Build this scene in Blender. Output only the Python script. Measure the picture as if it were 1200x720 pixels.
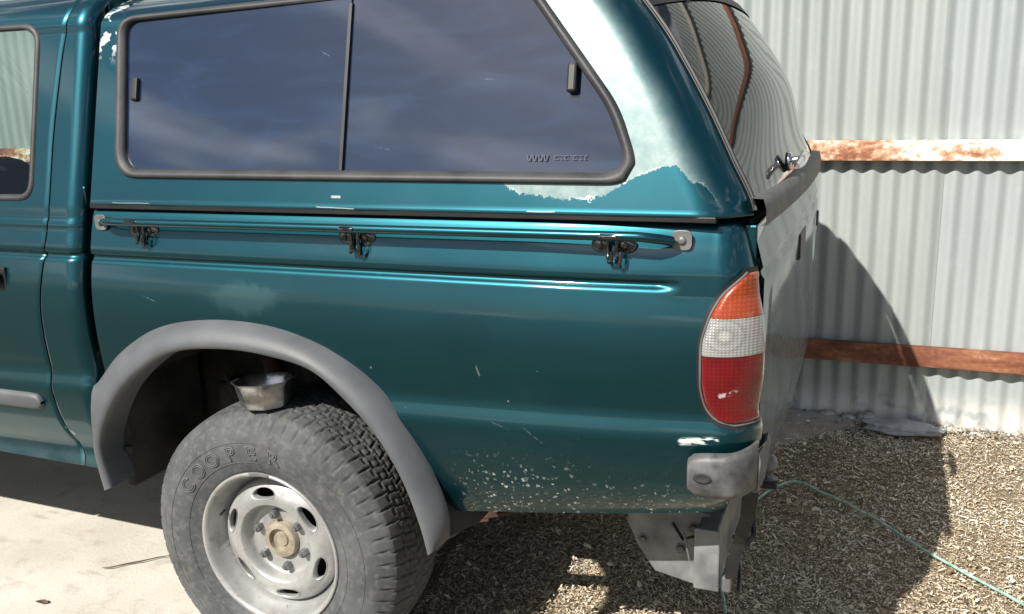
import bpy, bmesh, math, random
from math import sin, cos, pi, radians, sqrt, hypot
from mathutils import Vector, Matrix, noise as mnoise

rnd = random.Random(7)
for o in list(bpy.data.objects):
    bpy.data.objects.remove(o, do_unlink=True)
SC = bpy.context.scene
COL = SC.collection

# ------------------------------------------------------------------ camera
# world: X towards the truck's tail (right), Y away from the viewer, Z up; rear axle over X = 0
yaw, pitch, roll = 0.3919, 0.2324, 0.0303
fwd = Vector((-sin(yaw) * cos(pitch), cos(yaw) * cos(pitch), -sin(pitch)))
rgt = Vector((cos(yaw), sin(yaw), 0))
dwn = fwd.cross(rgt)
r2 = cos(roll) * rgt + sin(roll) * dwn
d2 = -sin(roll) * rgt + cos(roll) * dwn
cam_data = bpy.data.cameras.new('camera')
cam = bpy.data.objects.new('camera', cam_data)
COL.objects.link(cam)
M = Matrix((r2, -d2, -fwd)).transposed().to_4x4()
M.translation = Vector((1.4083, -1.686, 1.4938))
cam.matrix_world = M
cam_data.sensor_width = 36.0
cam_data.lens = 1035.7 / 1200 * 36.0
cam_data.clip_start = 0.02
cam_data.clip_end = 2000
SC.camera = cam

# ------------------------------------------------------------------ sky, sun, exposure
SUN_V = Vector((0.40, 1.05, -1.0)).normalized()        # way the light travels
el = math.asin(-SUN_V.z)
az = math.atan2(-SUN_V.x, -SUN_V.y)
world = bpy.data.worlds.new('World')
SC.world = world
world.use_nodes = True
wn = world.node_tree
wn.nodes.clear()
w_out = wn.nodes.new('ShaderNodeOutputWorld')
w_bg = wn.nodes.new('ShaderNodeBackground')
w_sky = wn.nodes.new('ShaderNodeTexSky')
w_sky.sky_type = 'NISHITA'
w_sky.sun_disc = False
w_sky.sun_elevation = el
w_sky.sun_rotation = az % (2 * pi)
w_sky.dust_density = 1.2
w_sky.ozone_density = 1.6
# thin streaky cloud spread evenly over the whole sky
w_tc = wn.nodes.new('ShaderNodeTexCoord')
w_map = wn.nodes.new('ShaderNodeMapping')
w_map.inputs['Scale'].default_value = (1.3, 1.3, 5.0)
w_no = wn.nodes.new('ShaderNodeTexNoise')
w_no.inputs['Scale'].default_value = 2.2
w_no.inputs['Detail'].default_value = 7
w_no.inputs['Distortion'].default_value = 0.6
w_rp = wn.nodes.new('ShaderNodeValToRGB')
w_rp.color_ramp.elements[0].position = 0.54
w_rp.color_ramp.elements[0].color = (0, 0, 0, 1)
w_rp.color_ramp.elements[1].position = 0.67
w_rp.color_ramp.elements[1].color = (0.75, 0.75, 0.75, 1)
w_mx = wn.nodes.new('ShaderNodeMixRGB')
w_mx.inputs[2].default_value = (24.0, 24.4, 25.0, 1)
wn.links.new(w_tc.outputs['Generated'], w_map.inputs['Vector'])
wn.links.new(w_map.outputs[0], w_no.inputs['Vector'])
wn.links.new(w_no.outputs[0], w_rp.inputs[0])
wn.links.new(w_rp.outputs[0], w_mx.inputs[0])
wn.links.new(w_sky.outputs[0], w_mx.inputs[1])
wn.links.new(w_mx.outputs[0], w_bg.inputs[0])
w_bg.inputs[1].default_value = 0.05
wn.links.new(w_bg.outputs[0], w_out.inputs[0])

sun_d = bpy.data.lights.new('sun', 'SUN')
sun_d.energy = 5.0
sun_d.angle = radians(0.5)
sun_d.color = (1.0, 0.95, 0.87)
sun = bpy.data.objects.new('sun', sun_d)
COL.objects.link(sun)
sun.rotation_euler = SUN_V.to_track_quat('-Z', 'Y').to_euler()
sun.location = (-3, -8, 6)

SC.view_settings.view_transform = 'Standard'
SC.view_settings.look = 'None'
SC.view_settings.gamma = 1.0
SC.view_settings.exposure = 0.55
SC.view_settings.use_curve_mapping = False

# ------------------------------------------------------------------ node helpers
class NT:
    def __init__(self, name):
        self.m = bpy.data.materials.new(name)
        self.m.use_nodes = True
        self.t = self.m.node_tree
        self.b = self.t.nodes['Principled BSDF']
        self._tc = None
    def node(self, typ, **kw):
        n = self.t.nodes.new(typ)
        for k, v in kw.items():
            setattr(n, k, v)
        return n
    def link(self, a, b):
        self.t.links.new(a, b)
    def put(self, sock, v):
        if isinstance(v, (int, float)):
            sock.default_value = v
        elif isinstance(v, (tuple, list)):
            sock.default_value = tuple(v) + ((1,) if len(v) == 3 and len(sock.default_value) == 4 else ())
        else:
            self.link(v, sock)
    def math(self, op, a, b=0.0, c=None, clamp=False):
        n = self.node('ShaderNodeMath', operation=op)
        n.use_clamp = clamp
        self.put(n.inputs[0], a)
        self.put(n.inputs[1], b)
        if c is not None:
            self.put(n.inputs[2], c)
        return n.outputs[0]
    def obj(self):
        if self._tc is None:
            tc = self.node('ShaderNodeTexCoord')
            sp = self.node('ShaderNodeSeparateXYZ')
            self.link(tc.outputs['Object'], sp.inputs[0])
            self._tc = (tc.outputs['Object'], sp.outputs[0], sp.outputs[1], sp.outputs[2])
        return self._tc
    def scaled(self, s):
        mp = self.node('ShaderNodeMapping')
        mp.inputs['Scale'].default_value = s
        self.link(self.obj()[0], mp.inputs['Vector'])
        return mp.outputs[0]
    def noise(self, scale, detail=4, rough=0.55, vec=None, dist=0.0):
        n = self.node('ShaderNodeTexNoise')
        n.inputs['Scale'].default_value = scale
        n.inputs['Detail'].default_value = detail
        n.inputs['Roughness'].default_value = rough
        n.inputs['Distortion'].default_value = dist
        self.link(vec if vec is not None else self.obj()[0], n.inputs['Vector'])
        return n.outputs[0]
    def smooth(self, v, a, b, lo=0.0, hi=1.0):
        n = self.node('ShaderNodeMapRange', interpolation_type='SMOOTHSTEP')
        self.put(n.inputs['Value'], v)
        n.inputs['From Min'].default_value = a
        n.inputs['From Max'].default_value = b
        n.inputs['To Min'].default_value = lo
        n.inputs['To Max'].default_value = hi
        return n.outputs[0]
    def mix(self, f, a, b):
        n = self.node('ShaderNodeMixRGB')
        self.put(n.inputs[0], f)
        self.put(n.inputs[1], a)
        self.put(n.inputs[2], b)
        return n.outputs[0]
    def ramp(self, f, stops):
        n = self.node('ShaderNodeValToRGB')
        e = n.color_ramp.elements
        while len(e) < len(stops):
            e.new(0.5)
        for k, (p, c) in enumerate(stops):
            e[k].position = p
            e[k].color = tuple(c) + (1,)
        self.link(f, n.inputs[0])
        return n.outputs[0]
    def bump(self, h, strength=0.3, dist=0.002):
        n = self.node('ShaderNodeBump')
        n.inputs['Strength'].default_value = strength
        n.inputs['Distance'].default_value = dist
        self.link(h, n.inputs['Height'])
        self.link(n.outputs[0], self.b.inputs['Normal'])
    def set(self, **kw):
        names = dict(base='Base Color', rough='Roughness', metal='Metallic', coat='Coat Weight', coat_rough='Coat Roughness',
                     ior='IOR', spec='Specular IOR Level', trans='Transmission Weight', alpha='Alpha', sheen='Sheen Weight')
        for k, v in kw.items():
            self.put(self.b.inputs[names[k]], v)
        return self
    def seg(self, x1, z1, x2, z2, w, wob=None):
        """1 on a short scratch between two points of the XZ plane"""
        _, X, Y, Z = self.obj()
        dx, dz = x2 - x1, z2 - z1
        L2 = dx * dx + dz * dz
        px = self.math('SUBTRACT', X, x1)
        pz = self.math('SUBTRACT', Z, z1)
        if wob is not None:
            pz = self.math('ADD', pz, wob)
        t = self.math('MULTIPLY_ADD', px, dx / L2, self.math('MULTIPLY', pz, dz / L2), clamp=True)
        ex = self.math('MULTIPLY_ADD', t, -dx, px)
        ez = self.math('MULTIPLY_ADD', t, -dz, pz)
        d = self.math('SQRT', self.math('ADD', self.math('MULTIPLY', ex, ex), self.math('MULTIPLY', ez, ez)))
        return self.smooth(d, w * 0.4, w, 1.0, 0.0)

def vary(name, c1, c2, scale=6.0, rough=0.6, metal=0.0, bump=0.0, bscale=120.0, detail=6, lo=0.35, hi=0.65, **kw):
    n = NT(name)
    f = n.noise(scale, detail)
    n.set(base=n.ramp(f, [(lo, c1), (hi, c2)]), rough=rough, metal=metal, **kw)
    if bump:
        n.bump(n.noise(bscale, 3), bump, 0.003)
    return n.m

# ------------------------------------------------------------------ materials
TEAL = (0.0032, 0.058, 0.080)
def paint_base(n):
    """dark teal metallic with a clear coat; returns colour, roughness, coat before wear"""
    flake = n.noise(900, 2)
    cloud = n.noise(3.0, 4)
    c = n.mix(n.smooth(cloud, 0.3, 0.7), TEAL, (0.0042, 0.070, 0.092))
    c = n.mix(n.math('MULTIPLY', n.smooth(flake, 0.5, 0.75), 0.25), c, (0.018, 0.13, 0.15))
    return c

def make_paint(name, wear='bed'):
    n = NT(name)
    co, X, Y, Z = n.obj()
    c = paint_base(n)
    veil = n.math('MULTIPLY', n.smooth(n.noise(4.5, 7, .65, vec=n.scaled((1, 1, .45))), .45, .78), .025)
    c = n.mix(veil, c, (.17, .19, .18))
    wob = n.math('MULTIPLY', n.math('SUBTRACT', n.noise(25, 2), 0.5), 0.004)
    marks = None
    def add(m, k=1.0):
        nonlocal marks
        m = n.math('MULTIPLY', m, k) if k != 1.0 else m
        marks = m if marks is None else n.math('MAXIMUM', marks, m)
    rough = 0.37
    coat = 1.0
    if wear == 'bed':
        segs = [(0.735, .795, .775, .765, .0018, .35), (-.30, 1.03, -.265, 1.018, .0015, .45), (.625, .925, .632, .905, .003, .5), (.66, .80, .70, .787, .0016, .3)]
        for (a, b, cc, d, w, k) in segs:
            add(n.math('MULTIPLY', n.seg(a, b, cc, d, w, wob), n.smooth(n.noise(120, 2), .35, .6)), k * .6)
        # scuff above the bumper bracket
        sc = n.math('MULTIPLY', n.seg(1.075, .800, 1.140, .806, .011, wob), n.smooth(n.noise(30, 4, vec=n.scaled((1, 1, 5))), .42, .52))
        add(sc)
        # stone chips low down behind the wheel
        vo = n.node('ShaderNodeTexVoronoi')
        vo.inputs['Scale'].default_value = 115
        wv = n.node('ShaderNodeTexNoise'); wv.inputs['Scale'].default_value = 160; wv.inputs['Detail'].default_value = 3
        n.link(co, wv.inputs['Vector'])
        vm = n.node('ShaderNodeVectorMath', operation='MULTIPLY_ADD')
        n.link(wv.outputs['Color'], vm.inputs[0]); vm.inputs[1].default_value = (.016, .016, .016); n.link(co, vm.inputs[2])
        n.link(vm.outputs[0], vo.inputs['Vector'])
        sp = n.node('ShaderNodeSeparateColor')
        n.link(vo.outputs['Color'], sp.inputs[0])
        th = n.math('MULTIPLY', n.math('POWER', sp.outputs[0], 3.2), 0.55)
        chip = n.math('GREATER_THAN', th, vo.outputs['Distance'])
        reg = n.math('MULTIPLY', n.smooth(Z, .62, .76, 1, 0), n.smooth(X, .52, .64))
        reg = n.math('MULTIPLY', reg, n.smooth(n.math('ADD', n.noise(9, 3), n.smooth(X, .62, .95, .30, 0.0)), .40, .58))
        add(n.math('MULTIPLY', n.math('MULTIPLY', chip, reg), n.math('MULTIPLY_ADD', sp.outputs[1], .7, .3)), .95)
        # a handful of chips elsewhere
        vo2 = n.node('ShaderNodeTexVoronoi')
        vo2.inputs['Scale'].default_value = 22
        n.link(co, vo2.inputs['Vector'])
        sp2 = n.node('ShaderNodeSeparateColor')
        n.link(vo2.outputs['Color'], sp2.inputs[0])
        chip2 = n.math('MULTIPLY', n.math('GREATER_THAN', sp2.outputs[1], .86), n.smooth(vo2.outputs['Distance'], .03, .07, 1, 0))
        add(chip2, .45)
        # dull, pale patch of worn clear coat above the arch
        dx = n.math('MULTIPLY', n.math('SUBTRACT', X, .01), 1 / .10)
        dz = n.math('MULTIPLY', n.math('SUBTRACT', Z, 1.041), 1 / .036)
        d = n.math('SQRT', n.math('ADD', n.math('MULTIPLY', dx, dx), n.math('MULTIPLY', dz, dz)))
        d = n.math('ADD', d, n.math('MULTIPLY', n.math('SUBTRACT', n.noise(28, 4), .5), 1.1))
        worn = n.smooth(d, .55, 1.35, .17, 0)
        c = n.mix(worn, c, (.20, .36, .36))
        # fine dust low on the panel
        dust_or_sheen = n.math('MULTIPLY', n.smooth(Z, .54, .74, .20, 0), n.smooth(n.noise(14, 6), .35, .75))
        c = n.mix(dust_or_sheen, c, (.15, .145, .135))
        rough = n.math('ADD', n.math('MULTIPLY', worn, .3), n.math('MULTIPLY_ADD', dust_or_sheen, .5, .37))
        coat = n.math('SUBTRACT', 1.0, n.math('MULTIPLY', n.math('ADD', dust_or_sheen, worn), 1.2), clamp=True)
    elif wear == 'cab':
        add(n.math('MULTIPLY', n.seg(-.70, .65, -.64, .61, .006, wob), n.smooth(n.noise(50, 4), .5, .65)), .4)
        dust_or_sheen = n.math('MULTIPLY', n.smooth(Z, .50, .70, .20, 0), n.smooth(n.noise(12, 6), .3, .75))
        c = n.mix(dust_or_sheen, c, (.22, .21, .20))
        rough = n.math('MULTIPLY_ADD', dust_or_sheen, .5, .37)
        coat = n.math('SUBTRACT', 1.0, dust_or_sheen, clamp=True)
    elif wear == 'canopy':
        # lacquer flaking off round the rear of the side window: ragged edge line over x
        fc = n.node('ShaderNodeFloatCurve')
        cu = fc.mapping.curves[0]
        line = [(.60, 1.50), (.665, 1.335), (.70, 1.304), (.78, 1.290), (.86, 1.286), (.905, 1.292), (.95, 1.322), (.985, 1.342), (1.045, 1.358),
                (1.068, 1.328), (1.10, 1.322), (1.138, 1.268), (1.17, 1.262), (1.25, 1.262)]
        P = [((x - .6) / .65, (z - 1.2) / .5) for x, z in line]
        cu.points[0].location = P[0]
        cu.points[1].location = P[-1]
        for q in P[1:-1]:
            cu.points.new(*q)
        for pt in cu.points:
            pt.handle_type = 'VECTOR'
        fc.mapping.update()
        n.link(n.math('MULTIPLY_ADD', X, 1 / .65, -.6 / .65, clamp=True), fc.inputs['Value'])
        zl = n.math('MULTIPLY_ADD', fc.outputs[0], .5, 1.2)
        rag = n.math('ADD', n.math('MULTIPLY', n.math('SUBTRACT', n.noise(24, 7, .70), .5), .055),
                     n.math('MULTIPLY', n.math('SUBTRACT', n.noise(110, 3), .5), .014))
        dl = n.math('ADD', n.math('SUBTRACT', Z, zl), rag)
        inx = n.smooth(X, .645, .675)
        # pale patch, part painted sun glare, fades out along the rear corner
        tz = n.math('SUBTRACT', Z, 1.263)
        xr = n.math('ADD', n.math('MULTIPLY_ADD', tz, -.5, 1.19), n.math('MULTIPLY', n.math('MULTIPLY', tz, tz), -.22))
        gap = n.math('ADD', n.math('SUBTRACT', xr, X), n.math('MULTIPLY', n.math('SUBTRACT', n.noise(14, 4), .5), .02))
        inx = n.math('MULTIPLY', inx, n.smooth(gap, .030, .10))
        peel_glare = n.math('MULTIPLY', n.smooth(dl, 0, .0025), inx)
        rim = n.math('MULTIPLY', n.math('MULTIPLY', peel_glare, n.smooth(dl, .002, .007, 1, 0)), n.smooth(n.noise(22, 3), .44, .60))
        # chips along the front edge of the window
        fr = n.math('MULTIPLY', n.smooth(n.noise(34, 4), .56, .59), n.math('MULTIPLY', n.smooth(X, -.50, -.47), n.smooth(X, -.425, -.405, 1, 0)))
        fr = n.math('MULTIPLY', fr, n.smooth(Z, 1.60, 1.66))
        bare = n.mix(n.smooth(n.noise(34, 9, .7), .3, .7), (.115, .185, .187), (.205, .265, .26))  # flaked lacquer plus sun glare on the pillar, painted as one pale colour
        c = n.mix(peel_glare, c, bare)
        add(rim, .75)
        add(fr, .9)
        for (a, b, cc, d, w, k) in [(.22, 1.262, .32, 1.260, .0014, .6), (.26, 1.285, .28, 1.285, .004, .6), (-.40, 1.262, -.28, 1.262, .001, .5), (.74, 1.262, .80, 1.262, .0015, .6)]:
            add(n.seg(a, b, cc, d, w, wob), k)
        rough = n.math('MULTIPLY_ADD', peel_glare, .03, .37)
        coat = n.math('MULTIPLY_ADD', peel_glare, -.75, 1.0)
    if marks is not None:
        c = n.mix(marks, c, n.mix(n.noise(55, 3), (.36, .39, .38), (.74, .77, .75)))
        rough = n.math('MAXIMUM', rough, n.math('MULTIPLY', marks, .6)) if not isinstance(rough, float) else n.math('MULTIPLY_ADD', marks, .25, rough)
    metal = .85 if wear != 'canopy' else n.math('MULTIPLY_ADD', peel_glare, -.6, .85)
    if marks is not None:
        metal = n.math('MULTIPLY', n.math('SUBTRACT', 1.0, marks, clamp=True), metal)
    n.set(base=c, metal=metal, rough=rough, coat=coat, coat_rough=n.smooth(n.noise(11, 6), .3, .7, .03, .11))
    n.bump(n.math('ADD', n.noise(5, 2), n.math('MULTIPLY', n.noise(420, 2), .006)), .07, .004)
    return n.m

M_BED = make_paint('teal_paint_chipped', 'bed')
M_CAB = make_paint('teal_paint_cab', 'cab')
M_CAN = make_paint('teal_paint_peeling', 'canopy')
M_TEAL = make_paint('teal_paint_plain', 'none')
n = NT('dusty_tailgate_paint')
dst = n.noise(6, 7, .65)
n.set(base=n.mix(n.smooth(dst, .35, .75, .05, .35), (.004, .05, .07), (.13, .14, .13)), metal=.2, rough=.5, coat=n.smooth(dst, .3, .8, .8, .45), coat_rough=.06)
n.bump(n.noise(4, 2), .06, .006)
M_TAIL = n.m

def tint_glass(name, base, rough=.03, film=True, ior=2.0):
    n = NT(name)
    dust_or_sheen = n.noise(3.2, 7, .6, vec=n.scaled((1, 1, 4.5)), dist=.8)  # reflected cloud streaks and sky glow, painted into the glass colour
    c = n.mix(n.smooth(dust_or_sheen, .40, .72), base, tuple(v * 1.6 + .002 for v in base))
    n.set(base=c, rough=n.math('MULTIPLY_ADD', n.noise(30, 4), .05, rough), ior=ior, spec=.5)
    n.b.inputs['Coat Weight'].default_value = 0.0
    if film:
        marks = None
        for (a, b, cc, d, w) in [(.205, 1.61, .225, 1.60, .0016), (.36, 1.395, .40, 1.388, .0010), (.62, 1.535, .65, 1.533, .0012)]:
            s = n.seg(a, b, cc, d, w * .8, n.math('MULTIPLY', n.math('SUBTRACT', n.noise(30, 2), .5), .003))
            marks = s if marks is None else n.math('MAXIMUM', marks, s)
        c = n.mix(n.math('MULTIPLY', n.math('MULTIPLY', marks, n.smooth(n.noise(90, 2), .4, .6)), .22), c, (.40, .44, .50))
        n.set(base=c)
    n.bump(n.noise(2.2, 2), .035, .02)
    return n.m
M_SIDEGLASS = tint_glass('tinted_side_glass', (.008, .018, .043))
M_HATCHGLASS = tint_glass('dark_hatch_glass', (.012, .014, .014), .015, False, 1.45)
n = NT('clear_cab_glass')
fres = n.node('ShaderNodeFresnel')
fres.inputs[0].default_value = 1.5
tr = n.node('ShaderNodeBsdfTransparent')
tr.inputs[0].default_value = (.72, .80, .78, 1)
gl = n.node('ShaderNodeBsdfGlossy')
gl.inputs['Roughness'].default_value = .01
ms = n.node('ShaderNodeMixShader')
n.link(fres.outputs[0], ms.inputs[0]); n.link(tr.outputs[0], ms.inputs[1]); n.link(gl.outputs[0], ms.inputs[2])
n.link(ms.outputs[0], n.t.nodes['Material Output'].inputs[0])
M_CABGLASS = n.m

M_SEAL = vary('grey_rubber_seal', (.026, .027, .030), (.05, .051, .054), 9, .55, bump=.15)
M_BLACK = vary('black_plastic', (.008, .008, .009), (.016, .016, .016), 15, .5)
M_UNDER = vary('dusty_black_underbody', (.014, .013, .012), (.058, .052, .046), 7, .85, bump=.3, bscale=60)
M_FLARE = vary('faded_grey_plastic', (.066, .071, .078), (.112, .118, .127), 5, .52, bump=.12, bscale=500)
M_STEEL = vary('worn_silver_steel', (.12, .122, .125), (.22, .22, .22), 11, .45, .35, bump=.2, bscale=40)
M_BRACKET = vary('scraped_grey_bracket', (.055, .056, .058), (.17, .17, .17), 22, .55, .25, bump=.4, bscale=35)
M_TOW = vary('scuffed_grey_towbar_paint', (.13, .133, .136), (.26, .26, .26), 14, .5, .2, bump=.25, bscale=45)
M_CHROME = vary('chrome', (.62, .63, .65), (.82, .83, .84), 30, .12, 1.0)
M_CHROMEW = vary('worn_chrome', (.45, .46, .47), (.80, .81, .82), 40, .2, 1.0)
M_CAP = vary('dulled_chrome', (.20, .205, .21), (.55, .56, .57), 26, .30, .95, bump=.3, bscale=50)
M_HOOK = vary('dark_plated_hook', (.05, .055, .06), (.22, .23, .24), 60, .22, .95)
n = NT('silver_wheel_paint')
cr = n.ramp(n.noise(12, 6), [(.35, (.31, .31, .305)), (.65, (.43, .43, .42))])
cr = n.mix(n.smooth(n.noise(22, 7, .7), .50, .72, 0, .55), cr, (.20, .17, .13))
cr = n.mix(n.smooth(n.noise(70, 5, .7), .60, .70, 0, .6), cr, (.12, .085, .06))
n.set(base=cr, rough=n.smooth(n.noise(22, 7, .7), .4, .7, .34, .6), metal=.35)
n.bump(n.noise(60, 3), .15, .003)
M_RIM = n.m
M_HUB = vary('tan_greasy_hub', (.26, .22, .16), (.42, .37, .29), 30, .5, .3)
M_RUST = vary('rusty_leaf_spring', (.030, .019, .013), (.075, .040, .025), 20, .85)
M_GUTTER = vary('weathered_grey_strip', (.075, .075, .07), (.12, .12, .115), 18, .6)

n = NT('dusty_tyre_rubber')
f1 = n.noise(7, 6)
f2 = n.noise(60, 4)
c = n.ramp(f1, [(.3, (.042, .045, .047)), (.72, (.100, .106, .108))])
c = n.mix(n.math('MULTIPLY', n.smooth(f2, .45, .7), .4), c, (.17, .165, .15))
n.set(base=c, rough=.85)
n.bump(n.noise(240, 3), .25, .001)
M_TYRE = n.m
M_LETTER = vary('raised_tyre_lettering', (.085, .091, .093), (.135, .141, .141), 40, .8)

def lens(name, base, rib=True):
    n = NT(name)
    _, X, Y, Z = n.obj()
    wx = n.node('ShaderNodeTexWave', wave_type='BANDS', bands_direction='X'); wx.inputs['Scale'].default_value = 38
    wz = n.node('ShaderNodeTexWave', wave_type='BANDS', bands_direction='Z'); wz.inputs['Scale'].default_value = 38
    n.link(n.obj()[0], wx.inputs['Vector']); n.link(n.obj()[0], wz.inputs['Vector'])
    pr = n.math('MULTIPLY', wx.outputs[0], wz.outputs[0])
    # reflector bowl behind the lens, scuffs on its face
    rb = n.smooth(n.noise(9, 2), .35, .65)
    c = n.mix(n.math('MULTIPLY_ADD', pr, .6, n.math('MULTIPLY', rb, .4)), tuple(v * .55 for v in base), tuple(min(1, v * 1.35) for v in base))
    sc = n.math('MULTIPLY', n.seg(1.150, .905, 1.178, .912, .006, n.math('MULTIPLY', n.math('SUBTRACT', n.noise(60, 3), .5), .012)), n.smooth(n.noise(90, 3), .45, .55))
    c = n.mix(n.math('MULTIPLY', sc, .7), c, (.6, .55, .55))
    n.set(base=c, rough=n.smooth(n.noise(40, 5), .4, .7, .16, .36), coat=1.0, coat_rough=.04)
    if rib:
        w = n.node('ShaderNodeTexWave', wave_type='BANDS', bands_direction='Z')
        w.inputs['Scale'].default_value = 60
        n.link(n.obj()[0], w.inputs['Vector'])
        n.bump(w.outputs[0], .10, .001)
    n.b.inputs['Subsurface Weight'].default_value = .1
    n.b.inputs['Subsurface Radius'].default_value = (.02, .01, .01)
    return n.m
M_AMBER = lens('amber_lens_plastic', (.33, .048, .008))
M_RED = lens('red_lens_plastic', (.15, .002, .006))
n = NT('clear_lens_plastic')
w1 = n.node('ShaderNodeTexWave', wave_type='BANDS', bands_direction='Z'); w1.inputs['Scale'].default_value = 55
w2 = n.node('ShaderNodeTexWave', wave_type='BANDS', bands_direction='X'); w2.inputs['Scale'].default_value = 45
n.link(n.obj()[0], w1.inputs['Vector']); n.link(n.obj()[0], w2.inputs['Vector'])
g = n.math('MULTIPLY', w1.outputs[0], w2.outputs[0])
_, LX, LY, LZ = n.obj()
bx = n.math('MULTIPLY', n.math('SUBTRACT', LX, 1.155), 1 / .034)
bz = n.math('MULTIPLY', n.math('SUBTRACT', LZ, 1.028), 1 / .030)
bd = n.math('SQRT', n.math('ADD', n.math('MULTIPLY', bx, bx), n.math('MULTIPLY', bz, bz)))
bowl = n.ramp(n.math('MULTIPLY', bd, .5), [(.0, (.40, .39, .37)), (.13, (.34, .33, .31)), (.22, (.20, .195, .19)), (.44, (.30, .29, .28)), (.52, (.20, .195, .19)), (.6, (.27, .26, .26))])
n.set(base=n.mix(n.math('MULTIPLY', g, .45), bowl, (.46, .45, .44)), rough=.18, coat=1.0, coat_rough=.03)
n.bump(g, .5, .002)
M_CLEAR = n.m

def zinc(name, c1, c2, c3):
    n = NT(name)
    st = n.noise(7, 6, vec=n.scaled((1, 1, .12)))
    bl = n.noise(16, 6)
    c = n.ramp(st, [(.28, c1), (.72, c2)])
    c = n.mix(n.math('MULTIPLY', n.smooth(bl, .55, .78), .35), c, c3)
    sp = n.noise(85, 3)
    c = n.mix(n.math('MULTIPLY', n.smooth(sp, .66, .74), .5), c, (.30, .29, .26))
    # pale lime and dust spatter along the foot of the sheets
    foot = n.math('MULTIPLY', n.smooth(n.obj()[3], .12, .27, 1, 0), n.smooth(n.noise(10, 5), .34, .5))
    c = n.mix(n.math('MULTIPLY', foot, .8), c, (.74, .72, .67))
    n.set(base=c, rough=.55, metal=.12)
    n.bump(n.noise(30, 4), .12, .003)
    return n.m
M_ZINC1 = zinc('weathered_zinc_cream', (.30, .338, .325), (.375, .412, .395), (.43, .455, .435))
M_ZINC2 = zinc('weathered_zinc_cool', (.31, .348, .348), (.385, .425, .422), (.44, .475, .47))
n = NT('rusty_white_rail')
fr = n.math('ADD', n.noise(2.6, 7, .66, vec=n.scaled((1, 1, 2.5)), dist=.4), n.smooth(n.obj()[1], 1.30, 1.72, -.03, .12))
fine = n.noise(45, 5)
c = n.ramp(n.math('MULTIPLY_ADD', fine, .25, n.math('MULTIPLY', fr, .85)), [(.40, (.13, .042, .018)), (.50, (.30, .12, .055)), (.56, (.55, .36, .24)), (.60, (.72, .68, .60))])
n.set(base=c, rough=.75); n.bump(fine, .3, .002)
M_RAIL1 = n.m
n = NT('rusty_brown_rail')
fr = n.noise(4.0, 7, .66, vec=n.scaled((1, 1, 4)), dist=.5)
fine = n.noise(50, 5)
c = n.ramp(n.math('MULTIPLY_ADD', fine, .3, n.math('MULTIPLY', fr, .8)), [(.36, (.085, .026, .014)), (.52, (.17, .056, .028)), (.66, (.28, .115, .058)), (.80, (.46, .30, .19))])
n.set(base=c, rough=.8); n.bump(fine, .3, .002)
M_RAIL2 = n.m

n = NT('bare_dirt')
near = n.ramp(n.noise(60, 8, .65), [(.3, (.085, .062, .040)), (.55, (.20, .155, .10)), (.75, (.36, .29, .20))])
away = n.ramp(n.noise(9, 8, .65), [(.3, (.040, .044, .024)), (.55, (.085, .080, .048)), (.75, (.16, .14, .095))])
c = n.mix(n.smooth(n.math('ADD', n.obj()[2], n.noise(3, 3)), -.9, -.2), away, near)
n.set(base=c, rough=.95); n.bump(n.noise(60, 6), .6, .01)
M_DIRT = n.m
n = NT('pale_worn_concrete')
big = n.noise(2.2, 6)
mid = n.noise(11, 7, .62)
c = n.ramp(big, [(.3, (.50, .465, .395)), (.7, (.66, .625, .55))])
c = n.mix(n.math('MULTIPLY', n.smooth(mid, .5, .75), .5), c, (.34, .31, .26))
c = n.mix(n.math('MULTIPLY', n.smooth(n.noise(4.5, 5, vec=n.scaled((1, 3, 1))), .58, .72), .45), c, (.28, .24, .19))
c = n.mix(n.math('MULTIPLY', n.smooth(n.noise(130, 3), .62, .72), .5), c, (.22, .19, .16))
n.set(base=c, rough=.9); n.bump(n.noise(90, 6), .35, .004)
M_CONC = n.m
n = NT('straw_and_wood_chips')
at = n.node('ShaderNodeAttribute', attribute_name='shade')
c = n.ramp(at.outputs['Fac'], [(0, (.080, .052, .030)), (.20, (.24, .165, .098)), (.44, (.53, .420, .275)), (.68, (.74, .645, .485)), (1.0, (.86, .81, .69))])
n.set(base=c, rough=.85)
M_STRAW = n.m
M_BOARD = vary('pinkish_fibre_board', (.30, .25, .21), (.43, .37, .32), 10, .85, bump=.3, bscale=60)
M_LUMP = vary('grey_mortar', (.30, .30, .31), (.48, .48, .49), 18, .9, bump=.6, bscale=40)
M_STONE = vary('grey_brown_stone', (.14, .12, .10), (.62, .59, .53), 25, .9, bump=.5, bscale=60)
M_CORD = vary('green_twisted_cord', (.16, .34, .28), (.44, .60, .53), 45, .7)
M_TWIG = vary('brown_twig', (.06, .04, .025), (.14, .10, .06), 40, .8)
M_SEAT = vary('grey_cloth_seat', (.03, .03, .033), (.06, .06, .065), 60, .9)
M_DECAL = vary('pale_sticker_print', (.012, .024, .050), (.020, .034, .062), 120, .5)

# ------------------------------------------------------------------ mesh helpers
def mk(name, verts, faces, mat, parent=None, smooth=True, loc=None):
    me = bpy.data.meshes.new(name)
    me.from_pydata([tuple(v) for v in verts], [], faces)
    me.validate()
    me.update()
    if smooth:
        me.polygons.foreach_set('use_smooth', [True] * len(me.polygons))
    me.materials.append(mat)
    o = bpy.data.objects.new(name, me)
    COL.objects.link(o)
    if parent is not None:
        o.parent = parent
    if loc is not None:
        o.location = loc
    return o

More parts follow.
